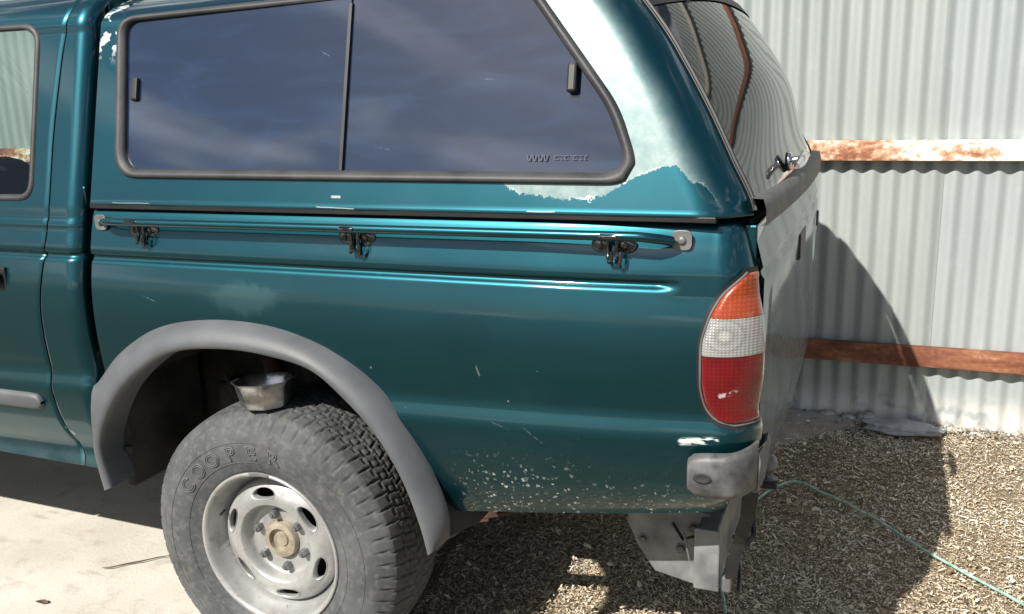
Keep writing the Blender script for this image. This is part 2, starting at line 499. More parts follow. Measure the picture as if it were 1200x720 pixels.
def fix(o, angle=None):
    """consistent outward normals; optional sharp edges above an angle"""
    bm = bmesh.new()
    bm.from_mesh(o.data)
    bmesh.ops.remove_doubles(bm, verts=bm.verts, dist=1e-6)
    bmesh.ops.recalc_face_normals(bm, faces=bm.faces)
    if angle is not None:
        for e in bm.edges:
            if len(e.link_faces) == 2 and e.calc_face_angle(0) > radians(angle):
                e.smooth = False
    bm.to_mesh(o.data)
    bm.free()
    return o

def grid_faces(nr, nc, keep=None, closed=False):
    F = []
    for i in range(nr - 1):
        for j in range(nc if closed else nc - 1):
            if keep is None or keep(i, j):
                k = (j + 1) % nc
                F.append((i * nc + j, i * nc + k, (i + 1) * nc + k, (i + 1) * nc + j))
    return F

def prune(verts, faces):
    used = sorted({v for f in faces for v in f})
    m = {v: k for k, v in enumerate(used)}
    return [verts[v] for v in used], [tuple(m[v] for v in f) for f in faces]

def tube_geo(pts, r, n=8, cap=True, V=None, F=None):
    V = [] if V is None else V
    F = [] if F is None else F
    pts = [Vector(p) for p in pts]
    base = len(V)
    T0 = (pts[1] - pts[0]).normalized()
    up = Vector((0, 0, 1)) if abs(T0.z) < .9 else Vector((1, 0, 0))
    N = (up - T0 * up.dot(T0)).normalized()
    m = len(pts)
    for i, p in enumerate(pts):
        T = (pts[min(i + 1, m - 1)] - pts[max(i - 1, 0)]).normalized()
        N = (N - T * N.dot(T)).normalized()
        B = T.cross(N)
        rr = r[i] if isinstance(r, (list, tuple)) else r
        for k in range(n):
            a = 2 * pi * k / n
            V.append(p + (N * cos(a) + B * sin(a)) * rr)
    for i in range(m - 1):
        for k in range(n):
            F.append((base + i * n + k, base + i * n + (k + 1) % n, base + (i + 1) * n + (k + 1) % n, base + (i + 1) * n + k))
    if cap:
        F.append(tuple(base + k for k in range(n))[::-1])
        F.append(tuple(base + (m - 1) * n + k for k in range(n)))
    return V, F

def tube(name, pts, r, mat, parent=None, n=8):
    V, F = tube_geo(pts, r, n)
    return fix(mk(name, V, F, mat, parent), 50)

def box(name, lo, hi, mat, parent=None, bevel=.004, rot=None, seg=2):
    lo, hi = Vector(lo), Vector(hi)
    bm = bmesh.new()
    bmesh.ops.create_cube(bm, size=1)
    for v in bm.verts:
        v.co = Vector((lo[i] + (v.co[i] + .5) * (hi[i] - lo[i]) for i in range(3)))
    if bevel:
        bmesh.ops.bevel(bm, geom=list(bm.edges), offset=bevel, segments=seg, affect='EDGES', profile=.5)
    if rot is not None:
        c = (lo + hi) / 2
        bmesh.ops.rotate(bm, cent=c, matrix=rot, verts=bm.verts)
    me = bpy.data.meshes.new(name)
    bm.to_mesh(me)
    bm.free()
    me.materials.append(mat)
    o = bpy.data.objects.new(name, me)
    COL.objects.link(o)
    if parent is not None:
        o.parent = parent
    return o

def plate(name, poly, mapf, th, mat, parent=None, bevel=.0):
    """prism: 2D polygon -> 3D by mapf(u, v, depth)"""
    m = len(poly)
    V = [mapf(u, v, 0) for u, v in poly] + [mapf(u, v, th) for u, v in poly]
    F = [tuple(range(m)), tuple(range(m, 2 * m))[::-1]] + [(i, (i + 1) % m, m + (i + 1) % m, m + i) for i in range(m)]
    o = fix(mk(name, V, F, mat, parent, smooth=False))
    if bevel:
        bm = bmesh.new(); bm.from_mesh(o.data)
        bmesh.ops.bevel(bm, geom=[e for e in bm.edges if e.calc_face_angle(0) > .5], offset=bevel, segments=2, affect='EDGES', profile=.5)
        bm.to_mesh(o.data); bm.free()
    return o

def revolve(profile, n, axis_y=True):
    """profile [(r, y)] turned round the Y axis"""
    V = []
    for r, y in profile:
        for k in range(n):
            a = 2 * pi * k / n
            V.append((r * cos(a), y, r * sin(a)))
    return V, grid_faces(len(profile), n, closed=True)

def lerp_tab(tab, x):
    if x <= tab[0][0]:
        return tab[0][1]
    for (a, b), (c, d) in zip(tab, tab[1:]):
        if x <= c:
            return b + (d - b) * (x - a) / (c - a)
    return tab[-1][1]

def smooth_tab(tab, x):
    """monotone-ish cubic (Catmull-Rom with finite differences)"""
    m = len(tab)
    if x <= tab[0][0]:
        return tab[0][1]
    if x >= tab[-1][0]:
        return tab[-1][1]
    k = next(i for i in range(m - 1) if x <= tab[i + 1][0])
    def sl(i):
        if i == 0:
            return (tab[1][1] - tab[0][1]) / (tab[1][0] - tab[0][0])
        if i == m - 1:
            return (tab[-1][1] - tab[-2][1]) / (tab[-1][0] - tab[-2][0])
        a = (tab[i][1] - tab[i - 1][1]) / (tab[i][0] - tab[i - 1][0])
        b = (tab[i + 1][1] - tab[i][1]) / (tab[i + 1][0] - tab[i][0])
        return 0 if a * b <= 0 else 2 * a * b / (a + b)
    (x0, y0), (x1, y1) = tab[k], tab[k + 1]
    h = x1 - x0
    t = (x - x0) / h
    m0, m1 = sl(k) * h, sl(k + 1) * h
    return (2 * t**3 - 3 * t**2 + 1) * y0 + (t**3 - 2 * t**2 + t) * m0 + (-2 * t**3 + 3 * t**2) * y1 + (t**3 - t**2) * m1

def resample(poly, n, closed=False, smooth=True):
    pts = [Vector(p) for p in poly]
    if smooth:
        out = []
        m = len(pts)
        rng = range(m if closed else m - 1)
        for i in rng:
            p0 = pts[(i - 1) % m] if closed or i > 0 else pts[0]
            p1, p2 = pts[i], pts[(i + 1) % m]
            p3 = pts[(i + 2) % m] if closed or i + 2 < m else pts[m - 1]
            for k in range(10):
                t = k / 10
                out.append(.5 * ((2 * p1) + (p2 - p0) * t + (2 * p0 - 5 * p1 + 4 * p2 - p3) * t * t + (3 * p1 - p0 - 3 * p2 + p3) * t**3))
        if not closed:
            out.append(pts[-1])
        pts = out
    if closed:
        pts = pts + [pts[0]]
    L = [0]
    for a, b in zip(pts, pts[1:]):
        L.append(L[-1] + (b - a).length)
    res = []
    k = 0
    cnt = n if closed else n - 1
    for i in range(n):
        s = L[-1] * i / cnt
        while k < len(L) - 2 and L[k + 1] < s:
            k += 1
        t = (s - L[k]) / max(1e-9, L[k + 1] - L[k])
        res.append(pts[k].lerp(pts[k + 1], t))
    return res

def round_poly(poly, radii, seg=8):
    out = []
    m = len(poly)
    for i in range(m):
        p = Vector(poly[i]); a = Vector(poly[i - 1]); b = Vector(poly[(i + 1) % m])
        r = radii[i] if isinstance(radii, (list, tuple)) else radii
        da, db = (a - p), (b - p)
        if r <= 0:
            out.append(p); continue
        ang = da.angle(db)
        cut = min(r / math.tan(ang / 2), .48 * da.length, .48 * db.length)
        p1 = p + da.normalized() * cut
        p2 = p + db.normalized() * cut
        for k in range(seg + 1):
            t = k / seg
            out.append((p1 * (1 - t)**2 + p * 2 * t * (1 - t) + p2 * t * t))
    return out

def inside(poly, x, y):
    r = False
    j = len(poly) - 1
    for i in range(len(poly)):
        a, b = poly[i], poly[j]
        if (a[1] > y) != (b[1] > y) and x < (b[0] - a[0]) * (y - a[1]) / (b[1] - a[1]) + a[0]:
            r = not r
        j = i
    return r

def tag(o, label, cat, group=None, kind=None):
    if label: o['label'] = label
    if cat: o['category'] = cat
    if group: o['group'] = group
    if kind: o['kind'] = kind
    return o

def empty(name, loc):
    o = bpy.data.objects.new(name, None)
    o.empty_display_size = .1
    COL.objects.link(o)
    o.location = loc
    return o

# ------------------------------------------------------------------ ground
GZ = -0.015
def ground_z(x, y):
    t = min(1, max(0, (y - 1.15) / 1.05))
    t2 = t * t * (3 - 2 * t)
    return GZ - .012 + t2 * .115
V = []
xs = [-400, -150, -60, -25, -12, -6] + [-3 + i * .1 for i in range(0, 72)] + [5, 8, 14, 30, 80, 200, 400]
ys = [-400, -150, -60, -25, -12, -6, -3] + [-1.5 + i * .1 for i in range(0, 48)] + [4, 6, 10, 20, 60, 150, 400]
for y in ys:
    for x in xs:
        z = ground_z(x, y)
        if -3 < x < 4.3 and -1.5 < y < 3.3:
            z += .010 * (mnoise.noise((x * 5, y * 5, 0)) ) - .002
        V.append((x, y, z))
ground = mk('ground', V, grid_faces(len(ys), len(xs)), M_DIRT)
tag(ground, 'bare brown dirt ground round the truck', 'ground', kind='structure')

# concrete driveway on the left, ragged edge to the right under the truck
edge = []
for i in range(121):
    y = -.62 + i * (2.3 / 120)
    edge.append((.10 + .05 * mnoise.noise((y * 2.2, 3.1, 0)) + .02 * mnoise.noise((y * 11, 1.1, 0)), y))
V = []; F = []
cxs = [-14, -8, -5, -3.4, -2.6, -2.0, -1.5, -1.1, -.8, -.5, -.25, -.1]
for ex, y in edge:
    for cx in cxs:
        V.append((cx, y, GZ + .004 * mnoise.noise((cx, y, 9))))
    V.append((ex - .02, y, GZ))
    V.append((ex, y, GZ - .02))
    V.append((ex + .01, y, GZ - .06))
F = grid_faces(len(edge), len(cxs) + 3)
tag(mk('concrete_driveway', V, F, M_CONC), 'pale concrete driveway slab under the front of the truck', 'driveway', kind='structure')

# straw and chips: loose slivers, one mass
V = []; F = []; SH = []
def sliver(x, y, z, L, w, a, tilt, roll_, shade):
    ca, sa = cos(a), sin(a)
    d = Vector((ca * cos(tilt), sa * cos(tilt), sin(tilt)))
    s = Vector((-sa * cos(roll_), ca * cos(roll_), sin(roll_)))
    b = len(V)
    p = Vector((x, y, z))
    k = Vector((0, 0, L * .08))
    V.extend((p - d * L / 2 - s * w / 2, p - d * L / 2 + s * w / 2, p + s * w * .6 + k, p - s * w * .6 + k, p + d * L / 2 + s * w * .3, p + d * L / 2 - s * w * .3))
    F.append((b, b + 3, b + 2, b + 1)); F.append((b + 3, b + 5, b + 4, b + 2))
    SH.extend([shade] * 6)
NS = 200000
cnt = 0
while cnt < NS:
    x = rnd.uniform(.02, 3.0)
    y = rnd.uniform(-.4, 2.24) if rnd.random() < .9 else rnd.uniform(-1.2, 2.24)
    if x < .16 + .08 * mnoise.noise((y * 4, .5, 0)) and rnd.random() < .85:
        continue
    if x > 2.3 and rnd.random() < .6:
        continue
    big = rnd.random()
    L = rnd.uniform(.003, .010) if big < .90 else rnd.uniform(.010, .028)
    w = rnd.uniform(.0010, .0028) if big < .94 else rnd.uniform(.0028, .006)
    clump = .5 + .6 * mnoise.noise((x * 6, y * 6, 4)) + .6 * mnoise.noise((x * 2.1, y * 2.1, 8))
    if mnoise.noise((x * 3.3, y * 3.3, 21)) > .42 and rnd.random() < .6:
        cnt += 1
        continue
    sh = min(1, max(0, rnd.gauss(.60 + .30 * (clump - .5), .24)))
    z = ground_z(x, y) + .010 * mnoise.noise((x * 5, y * 5, 0)) + rnd.uniform(.000, .016)
    sliver(x, y, z, L, w, rnd.uniform(0, 2 * pi), rnd.gauss(0, .22), rnd.gauss(0, .3), sh)
    cnt += 1
for k in range(900):          # broad dead leaf scraps among the slivers
    x = rnd.uniform(.2, 2.7); y = rnd.uniform(-.3, 2.15)
    sliver(x, y, ground_z(x, y) + rnd.uniform(.012, .022), rnd.uniform(.014, .030), rnd.uniform(.006, .013), rnd.uniform(0, 2 * pi), rnd.gauss(0, .3), rnd.gauss(0, .5), min(1, max(0, rnd.gauss(.38, .25))))
mulch = mk('straw_mulch', V, F, M_STRAW, smooth=False)
at = mulch.data.attributes.new('shade', 'FLOAT', 'POINT')
at.data.foreach_set('value', SH[:len(mulch.data.vertices)])
tag(mulch, 'dry straw and wood chips scattered over the dirt behind the truck', 'mulch', kind='stuff')

# ------------------------------------------------------------------ corrugated fence
FY = 2.232
fence = empty('corrugated_fence', (0, FY, .1))
tag(fence, 'tall grey-white corrugated iron fence with rusty horizontal rails', 'fence')
PITCH = .0762
TOP = 3.35
def sheet_mesh(name, mat):
    V = []
    nseg = 10
    rows = [.03, .5, 1.0, 1.6, 2.2, 2.8, TOP]
    for side in (0, 1):
        for z in rows:
            for i in range(10 * nseg + 6):
                x = i / nseg * PITCH
                V.append((x, -.0085 * cos(2 * pi * x / PITCH) + side * .0012 + .002 * sin(z * 3 + x * 2), z))
    nc = 10 * nseg + 6
    F = grid_faces(len(rows), nc)
    off = len(rows) * nc
    F += [tuple(off + v for v in f)[::-1] for f in F]
    me = bpy.data.meshes.new(name)
    me.from_pydata(V, [], F)
    me.polygons.foreach_set('use_smooth', [True] * len(me.polygons))
    me.materials.append(mat)
    return me
sm1, sm2 = sheet_mesh('sheet', M_ZINC1), sheet_mesh('sheet', M_ZINC2)
SEAM = 1.625
for k in range(-11, 6):
    me = sm2 if k in (0, 4, -3, -6, -9) else sm1
    o = bpy.data.objects.new('sheet', me)
    COL.objects.link(o)
    o.parent = fence
    o.location = (SEAM + k * PITCH * 10, -.0018 * (k % 2), -.1)
def rail(z0, z1, mat, dz=0):
    """angle iron: upright face with a flange back to the sheets"""
    V = []
    prof = [(-.012, z1), (-.052, z1 + .002), (-.0545, z1 - .003), (-.0535, z0 + .002), (-.0515, z0), (-.0485, z0 + .003), (-.0495, z1 - .006), (-.012, z1 - .006)]
    xsr = [-7.0 + i * .25 for i in range(51)]
    for x in xsr:
        for (y, z) in prof:
            V.append((x, y + .0015 * mnoise.noise((x * 1.3, z, 0)), z + .004 * mnoise.noise((x * .7, z * 3, 5))))
    m = len(prof)
    F = grid_faces(len(xsr), m, closed=True) + [tuple(range(m)), tuple((len(xsr) - 1) * m + i for i in range(m))[::-1]]
    o = fix(mk('rail', V, F, mat, fence, loc=(0, 0, -.1)), 35)
    return o
rail(.360, .442, M_RAIL2)
rail(1.204, 1.284, M_RAIL1)
rail(2.050, 2.131, M_RAIL2)
rail(2.90, 2.98, M_RAIL1)

# ------------------------------------------------------------------ truck
TL = Vector((-.9, .8, GZ))
truck = empty('pickup_truck', TL)
tag(truck, 'dark teal pickup truck with peeling hardtop canopy parked beside the fence', 'pickup truck')
YC = .80
def part(o):
    o.parent = truck
    o.location = -TL
    return o
def mirror_part(o, name=None):
    """same part on the far side of the truck"""
    c = o.copy(); COL.objects.link(c)
    c.scale = (1, -1, 1)
    c.location = Vector((0, 2 * YC, 0)) - TL
    for ch in list(o.children):
        d = ch.copy(); COL.objects.link(d); d.parent = c
    return c

# body side profile: height -> inset from the widest plane
PROF = [(.560, .056), (.585, .040), (.605, .029), (.64, .014), (.70, .000), (.750, -.007), (.785, -.0100), (.797, -.0092), (.812, -.0062), (.830, -.0020),
        (.846, -.0006), (.88, -.0040), (.93, -.0088), (.98, -.0098), (1.03, -.0068), (1.07, -.0008), (1.095, .0046), (1.106, .0070), (1.111, .0099), (1.116, .0148), (1.120, .0170), (1.1245, .0170), (1.128, .0123), (1.132, .0088),
        (1.139, .0088), (1.16, .0132), (1.19, .0208), (1.21, .0266), (1.225, .0315), (1.238, .0374), (1.246, .0454), (1.250, .056)]
def crease_shift(x):
    return .032 * (x - .62)
def prof_y(z, x):
    # the lower crease climbs towards the tail, the upper groove runs level
    k = crease_shift(x)
    w = 1.0 if z < .83 else max(0.0, 1 - (z - .83) / .2)
    y = smooth_tab(PROF, z - k * w)
    if x > 1.02 and 1.098 < z < 1.147:
        g = min(1, (x - 1.02) / .04)
        y = y * (1 - g) + g * (.0055 + (z - 1.098) / .049 * .0044)
    return y
ROWS = []
def addrows(a, b, n_):
    for i in range(n_):
        ROWS.append(a + (b - a) * i / n_)
addrows(.560, .70, 14); addrows(.70, .775, 6); addrows(.775, .86, 22); addrows(.86, 1.10, 16); addrows(1.10, 1.142, 34); addrows(1.142, 1.22, 8); addrows(1.22, 1.25, 9)
ROWS.append(1.25)

X_COR, R_COR = 1.125, .088
def bed_outline(s):
    """point and inward normal of the bed wall in plan; s = x until the corner, then arc length"""
    if s <= X_COR:
        tp = .022 * max(0, (s - .72) / .40)**2
        return s, tp, 0.0
    th = (s - X_COR) / R_COR
    tp = .022 * (1.0125)**2
    return X_COR + R_COR * sin(th), tp + R_COR * (1 - cos(th)), th
S_END = X_COR + R_COR * pi / 2
def bed_point(s, z, out=0.0, zbot=None):
    x, y, th = bed_outline(s)
    ins = prof_y(z, x) - out
    nx, ny = -sin(th), cos(th)
    zz = z
    if zbot is not None and z < .70:
        zz = zbot + (z - .56) / .14 * (.70 - zbot)
    return (x + nx * ins, y + ny * ins, zz)

# arch outlines (x, z)
OUT = [(-.515, .472), (-.533, .599), (-.531, .743), (-.492, .788), (-.412, .866), (-.299, .937), (-.182, .973), (-.034, .987), (.116, .976), (.256, .932), (.365, .859),
       (.448, .753), (.508, .634), (.534, .552), (.532, .492)]
INN = [(-.455, .500), (-.470, .624), (-.400, .752), (-.298, .843), (-.178, .903), (-.030, .922), (.095, .917), (.224, .891), (.311, .827), (.385, .752), (.445, .656), (.483, .555), (.504, .473)]
arch_mid = [((a[0] * .5 + b[0] * .5), (a[1] * .5 + b[1] * .5)) for a, b in zip(resample([(x, z, 0) for x, z in OUT], 40), resample([(x, z, 0) for x, z in INN], 40))]
arch_hole = [(arch_mid[0][0], .2)] + arch_mid + [(arch_mid[-1][0], .2)]

cols = [-.476 + i * .008 for i in range(int((X_COR + .476) / .008))]
cols += [X_COR + (S_END - X_COR) * i / 24 for i in range(25)]
def zbot(x):
    return .547 + .135 * (x - .6) if x > .2 else .56
V = []
for z in ROWS:
    for s in cols:
        V.append(bed_point(s, z, 0, zbot(bed_outline(s)[0])))
nc = len(cols)
def keep(i, j):
    a = V[i * nc + j]; b = V[(i + 1) * nc + j + 1]
    return not inside(arch_hole, (a[0] + b[0]) / 2, (a[2] + b[2]) / 2)
F = grid_faces(len(ROWS), nc, keep)
# turned top rail, inner wall and folded lower flange
V2, F2 = list(V), list(F)
def strip(pa, pb, flip=False):
    b = len(V2)
    V2.extend(pa); V2.extend(pb)
    m = len(pa)
    for j in range(m - 1):
        q = (b + j, b + j + 1, b + m + j + 1, b + m + j)
        F2.append(q[::-1] if flip else q)
toprow = V[(len(ROWS) - 1) * nc:]
inner = [(min(x, 1.165), max(y + .02, .05), 1.250) for x, y, z in toprow]
strip(toprow, inner)
strip(inner, [(x, y, 1.02) for x, y, z in inner])
jx = [j for j in range(nc) if V[j][0] > .56]
strip([V[j] for j in jx], [(min(V[j][0], 1.19), V[j][1] + .03, V[j][2] + .004) for j in jx], True)
pv, pf = prune(V2, F2)
bed = part(mk('bed_side', pv, pf, M_BED))
bed['label'] = 'teal pickup bed side with stone chips, scratches and a pale worn patch'
bed_far = mirror_part(bed)

# bed floor and front wall
part(box('bed_floor', (-.46, .39, .60), (1.16, 1.21, .63), M_UNDER, bevel=.004))
part(box('bed_front_wall', (-.472, .39, .60), (-.445, 1.21, 1.24), M_TEAL, bevel=.006))

# wheel arch flare with a return lip and an inner liner
NA = 80
o_ = resample([(x, z, 0) for x, z in OUT], NA)
i_ = resample([(x, z, 0) for x, z in INN], NA)
sec = [(-.02, .006), (0, -.006), (.10, -.018), (.25, -.034), (.45, -.047), (.65, -.055), (.82, -.058), (.93, -.056), (.99, -.050), (1.0, -.040), (.985, -.010), (.97, .035)]
V = []
for a, b in zip(o_, i_):
    for t, y in sec:
        p = a.lerp(b, t)
        V.append((p.x, y, p.y))
F = grid_faces(NA, len(sec))
F.append(tuple(range(len(sec)))); F.append(tuple((NA - 1) * len(sec) + i for i in range(len(sec)))[::-1])
flare = part(fix(mk('wheel_arch_flare', V, F, M_FLARE), 60))
flare['label'] = 'faded grey plastic wheel arch flare'
V = []
ysl = [-.03, .02, .10, .20, .30, .36]
for b in i_:
    c = Vector((b.x * 1.02, b.y + .012, 0))
    for k, y in enumerate(ysl):
        g = 1 + .10 * min(1, max(0, y / .1))
        V.append((c.x * g, y, .40 + (c.y - .40) * (1 + .06 * min(1, max(0, y / .1)))))
F = grid_faces(NA, len(ysl))
back = [i * len(ysl) + len(ysl) - 1 for i in range(NA)]
ctr = len(V)
V.append((0, .37, .62))
F += [(back[i], back[i + 1], ctr) for i in range(NA - 1)]
liner = mk('arch_liner', V, F, M_UNDER, flare)
flare_far = mirror_part(flare)
# mud guard lump at the front of the wheel well and a bolt or two on the liner
part(box('inner_guard', (-.49, .03, .46), (-.462, .34, .84), M_UNDER, bevel=.01))
for (bx, bz) in ((-.455, .70), (-.458, .58), (-.44, .77)):
    part(box('guard_bolt', (bx - .012, .02, bz - .01), (bx + .012, .034, bz + .01), M_UNDER, bevel=.004))

part(tube('bump_stop', [(-.02, .31, .86), (-.02, .31, .74)], [.05, .036], M_UNDER, n=12))
part(box('spring_hanger', (-.36, .29, .44), (-.30, .36, .70), M_UNDER, bevel=.008))
part(tube('brake_hose', [(-.30, .26, .74), (-.22, .22, .66), (-.14, .24, .56), (-.05, .26, .46)], .008, M_UNDER, n=8))
# under the bed: chassis rails, axle, spring, cross members
for y in (.37, 1.15):
    part(box('chassis_rail', (-3.2, y, .47), (1.10, y + .075, .60), M_UNDER, bevel=.006))
for x in (-1.3, -.6, .55, .95):
    part(box('cross_member', (x, .44, .50), (x + .08, 1.16, .575), M_UNDER, bevel=.006))
part(tube('rear_axle', [(0, .12, .365), (0, 1.48, .365)], .045, M_UNDER, n=14))
V, F = revolve([(0.001, -.13), (.09, -.115), (.14, -.06), (.15, 0), (.14, .06), (.09, .115), (.001, .13)], 20)
part(mk('differential', [(x * 1.0, y + YC, z + .365) for x, y, z in V], F, M_UNDER))
part(tube('drive_shaft', [(-2.2, .8, .46), (-.12, .8, .385)], .032, M_UNDER, n=10))
for y in (.30, 1.24):
    for k in range(4):
        L = .62 - .12 * k
        pts = []
        for i in range(13):
            t = -1 + 2 * i / 12
            pts.append((L * t, .325 + .11 * (L * t / .62)**2 - k * .010))
        Vs = []
        for (x, z) in pts:
            Vs += [(x, y, z), (x, y + .06, z), (x, y + .06, z + .0085), (x, y, z + .0085)]
        Fs = grid_faces(13, 4, closed=True) + [(0, 1, 2, 3), (48, 49, 50, 51)]
        part(fix(mk('leaf_spring', Vs, Fs, M_RUST, smooth=False)))
part(tube('shock_absorber', [(-.09, .30, .40), (-.20, .34, .78)], .026, M_RUST, n=10))
part(tube('exhaust_pipe', [(-2.0, 1.02, .42), (-.4, 1.02, .43), (-.15, 1.02, .58), (.25, 1.02, .58), (.6, 1.05, .46), (1.12, 1.18, .44)], .026, M_RUST, n=10))
part(box('fuel_tank', (-1.35, .46, .30), (-.62, .92, .49), M_UNDER, bevel=.03))
sp_v, sp_f = revolve([(.10, -.06), (.20, -.08), (.30, -.09), (.345, -.05), (.35, 0), (.345, .05), (.30, .09), (.20, .08), (.10, .06), (.10, -.06)], 36)
part(mk('spare_tyre', [(x + .46, z + YC, y + .45) for x, y, z in sp_v], sp_f, M_TYRE))
# ---- wheel
RT = .381
def tread_depth(th, y):
    """0 on a block, 1 in a groove (all-terrain blocks in five staggered rows)"""
    W = .205
    u = y / W                     # -.5 .. .5
    n_b = 64
    g = 0.0
    ph = th / (2 * pi) * n_b
    # longitudinal zig-zag grooves
    for k, c in enumerate((-.30, -.10, .10, .30)):
        zz = c + .035 * (1 if (ph + .5 * k) % 1.0 < .5 else -1)
        d = abs(u - zz) * W
        g = max(g, 1 - max(0, (d - .0014) / .0012)) if d < .0026 else g
    row = 0 if u < -.3 else 1 if u < -.1 else 2 if u < .1 else 3 if u < .3 else 4
    sk = (0, .35, .7, .15, .5)[row]
    slant = (.35, .8, -.9, .8, -.35)[row]
    q = (ph + sk + slant * u * 1.6) % 1.0
    d = min(q, 1 - q) * (2 * pi * RT / n_b)
    if d < .0029:
        g = max(g, 1 - max(0, (d - .0017) / .0012))
    # narrow sipe in the middle of each block
    d2 = abs(q - .5) * (2 * pi * RT / n_b)
    if d2 < .0012 and row in (1, 2, 3):
        g = max(g, .35)
    return min(1, g)
NTH = 704
prof_in = [(.196, .040), (.206, .022), (.214, .010), (.222, .006), (.232, .002), (.245, -.004), (.262, -.0085), (.285, -.011), (.305, -.0105), (.322, -.007), (.335, -.002), (.347, .006), (.357, .015)]
V = []
TW0, TW1 = .032, .237
for r, y in prof_in:
    for k in range(NTH):
        a = 2 * pi * k / NTH
        rr, yy = r, y
        if .340 < r:            # shoulder lugs run a little way down the side
            q = (a / (2 * pi) * 64 + .5) % 1
            if min(q, 1 - q) < .09:
                rr -= .003; yy += .003
        V.append((rr * cos(a), yy, rr * sin(a)))
ny = 44
for i in range(ny):
    y = TW0 - .008 + (TW1 - TW0 + .016) * i / (ny - 1)
    yc = y - (TW0 + TW1) / 2
    crown = RT - .010 * (abs(yc) / .1125)**3
    for k in range(NTH):
        a = 2 * pi * k / NTH
        rr = crown - .0065 * tread_depth(a, yc)
        V.append((rr * cos(a), y, rr * sin(a)))
for r, y in prof_in[::-1]:
    for k in range(NTH):
        a = 2 * pi * k / NTH
        V.append((r * cos(a), TW0 + TW1 - y, r * sin(a)))
F = grid_faces(2 * len(prof_in) + ny, NTH, closed=True)
F = [f[::-1] for f in F]

wheel_prof = [(.190, .235), (.172, .20), (.168, .12), (.176, .075), (.188, .055), (.196, .035), (.199, .016), (.205, .006), (.2115, .004), (.2135, .008), (.2135, .016), (.2075, .020), (.200, .03)]
# barrel + flange
bV, bF = revolve(wheel_prof, 96)
disc_prof = [(.176, .082), (.174, .066), (.169, .055), (.164, .050)] + [(.164 - .052 * i / 16, .050 - .016 * sin(pi * .5 * min(1, i / 12)) + (.0 if i < 12 else .002 * (i - 12) / 4)) for i in range(1, 17)]
disc_prof += [(.108, .040), (.104, .048), (.101, .058), (.098, .066), (.094, .070), (.088, .071), (.055, .071), (.052, .073)]
ND = 360
dV, dF0 = revolve(disc_prof, ND)
SL = [radians(a) for a in (100, 40, -20, -80, -140, 160)]
def is_slot(r, a):
    for s in SL:
        d = (a - s + pi) % (2 * pi) - pi
        e = (d * .143 / .037)**2 + ((r - .1425) / .0150)**2
        if abs(e)**1.0 < 1.0:
            return True
    return False
# finer radial rows where the slots are cut
fine_prof = []
for (r0, y0), (r1, y1) in zip(disc_prof, disc_prof[1:]):
    k = 3 if .11 < r0 < .166 else 1
    for i in range(k):
        fine_prof.append((r0 + (r1 - r0) * i / k, y0 + (y1 - y0) * i / k))
fine_prof.append(disc_prof[-1])
dV, _ = revolve(fine_prof, ND)
def keepd(i, j):
    r = (fine_prof[i][0] + fine_prof[i + 1][0]) / 2
    return not is_slot(r, 2 * pi * (j + .5) / ND)
dF = grid_faces(len(fine_prof), ND, keepd, closed=True)
# turned-in lips of the slots
lipV, lipF = [], []
for s in SL:
    m = 40
    b = len(lipV)
    for k in range(m):
        t = 2 * pi * k / m
        for (g, dy) in ((1.06, -.0015), (.99, -.0012), (.92, .004), (.90, .016)):
            a = s + .037 * g * cos(t) / .143
            r = .1425 + .0150 * g * sin(t)
            yd = smooth_tab(sorted(disc_prof[3:20]), r)
            lipV.append((r * cos(a), yd + dy, r * sin(a)))
    for k in range(m):
        for q in range(3):
            k2 = (k + 1) % m
            lipF.append((b + k * 4 + q, b + k2 * 4 + q, b + k2 * 4 + q + 1, b + k * 4 + q + 1))
off1 = len(bV)
off2 = off1 + len(dV)
allV = bV + dV + lipV
allF = bF + [tuple(v + off1 for v in f) for f in dF] + [tuple(v + off2 for v in f) for f in lipF]
rim = mk('wheel', allV, allF, M_RIM)
tyre = mk('tyre', V, F, M_TYRE, rim)
tyre['label'] = 'dusty grey all-terrain tyre with chunky tread'
# dark brake drum behind the disc
hv, hf = revolve([(.001, .105), (.150, .105), (.155, .12), (.155, .20), (.001, .20)], 40)
mk('brake_drum', hv, hf, M_UNDER, rim)
hv, hf = revolve([(.052, .076), (.050, .062), (.047, .057), (.040, .055), (.034, .056), (.033, .068), (.020, .068), (.018, .064), (.001, .063)], 40)
fix(mk('hub', hv, hf, M_HUB, rim), 40)
nut_v, nut_f = [], []
def hexnut(r, h):
    Vn = []; 
    for (rr, yy) in ((r, .070), (r, .070 - h * .8), (r * .82, .070 - h), (r * .45, .070 - h), (r * .45, .070 - h - .004), (.0005, .070 - h - .004)):
        for k in range(6):
            a = 2 * pi * k / 6
            Vn.append((rr * cos(a), yy, rr * sin(a)))
    return Vn, grid_faces(6, 6, closed=True)
nv, nf = hexnut(.0115, .020)
nut0 = None
for s in SL:
    px, pz = .0745 * cos(s), .0745 * sin(s)
    if nut0 is None:
        nut0 = fix(mk('wheel_nut', nv, nf, M_STEEL, rim, smooth=False))
        o = nut0
    else:
        o = nut0.copy(); COL.objects.link(o); o.parent = rim
    o.location = (px, 0, pz)
tube('valve_stem', [(.178 * cos(2.75), .045, .178 * sin(2.75)), (.172 * cos(2.75), .022, .172 * sin(2.75))], .0035, M_BLACK, rim)
tube('balance_weight', [(.2115 * cos(1.45 + i * .04), .004, .2115 * sin(1.45 + i * .04)) for i in range(8)], .0035, M_STEEL, rim, 6)
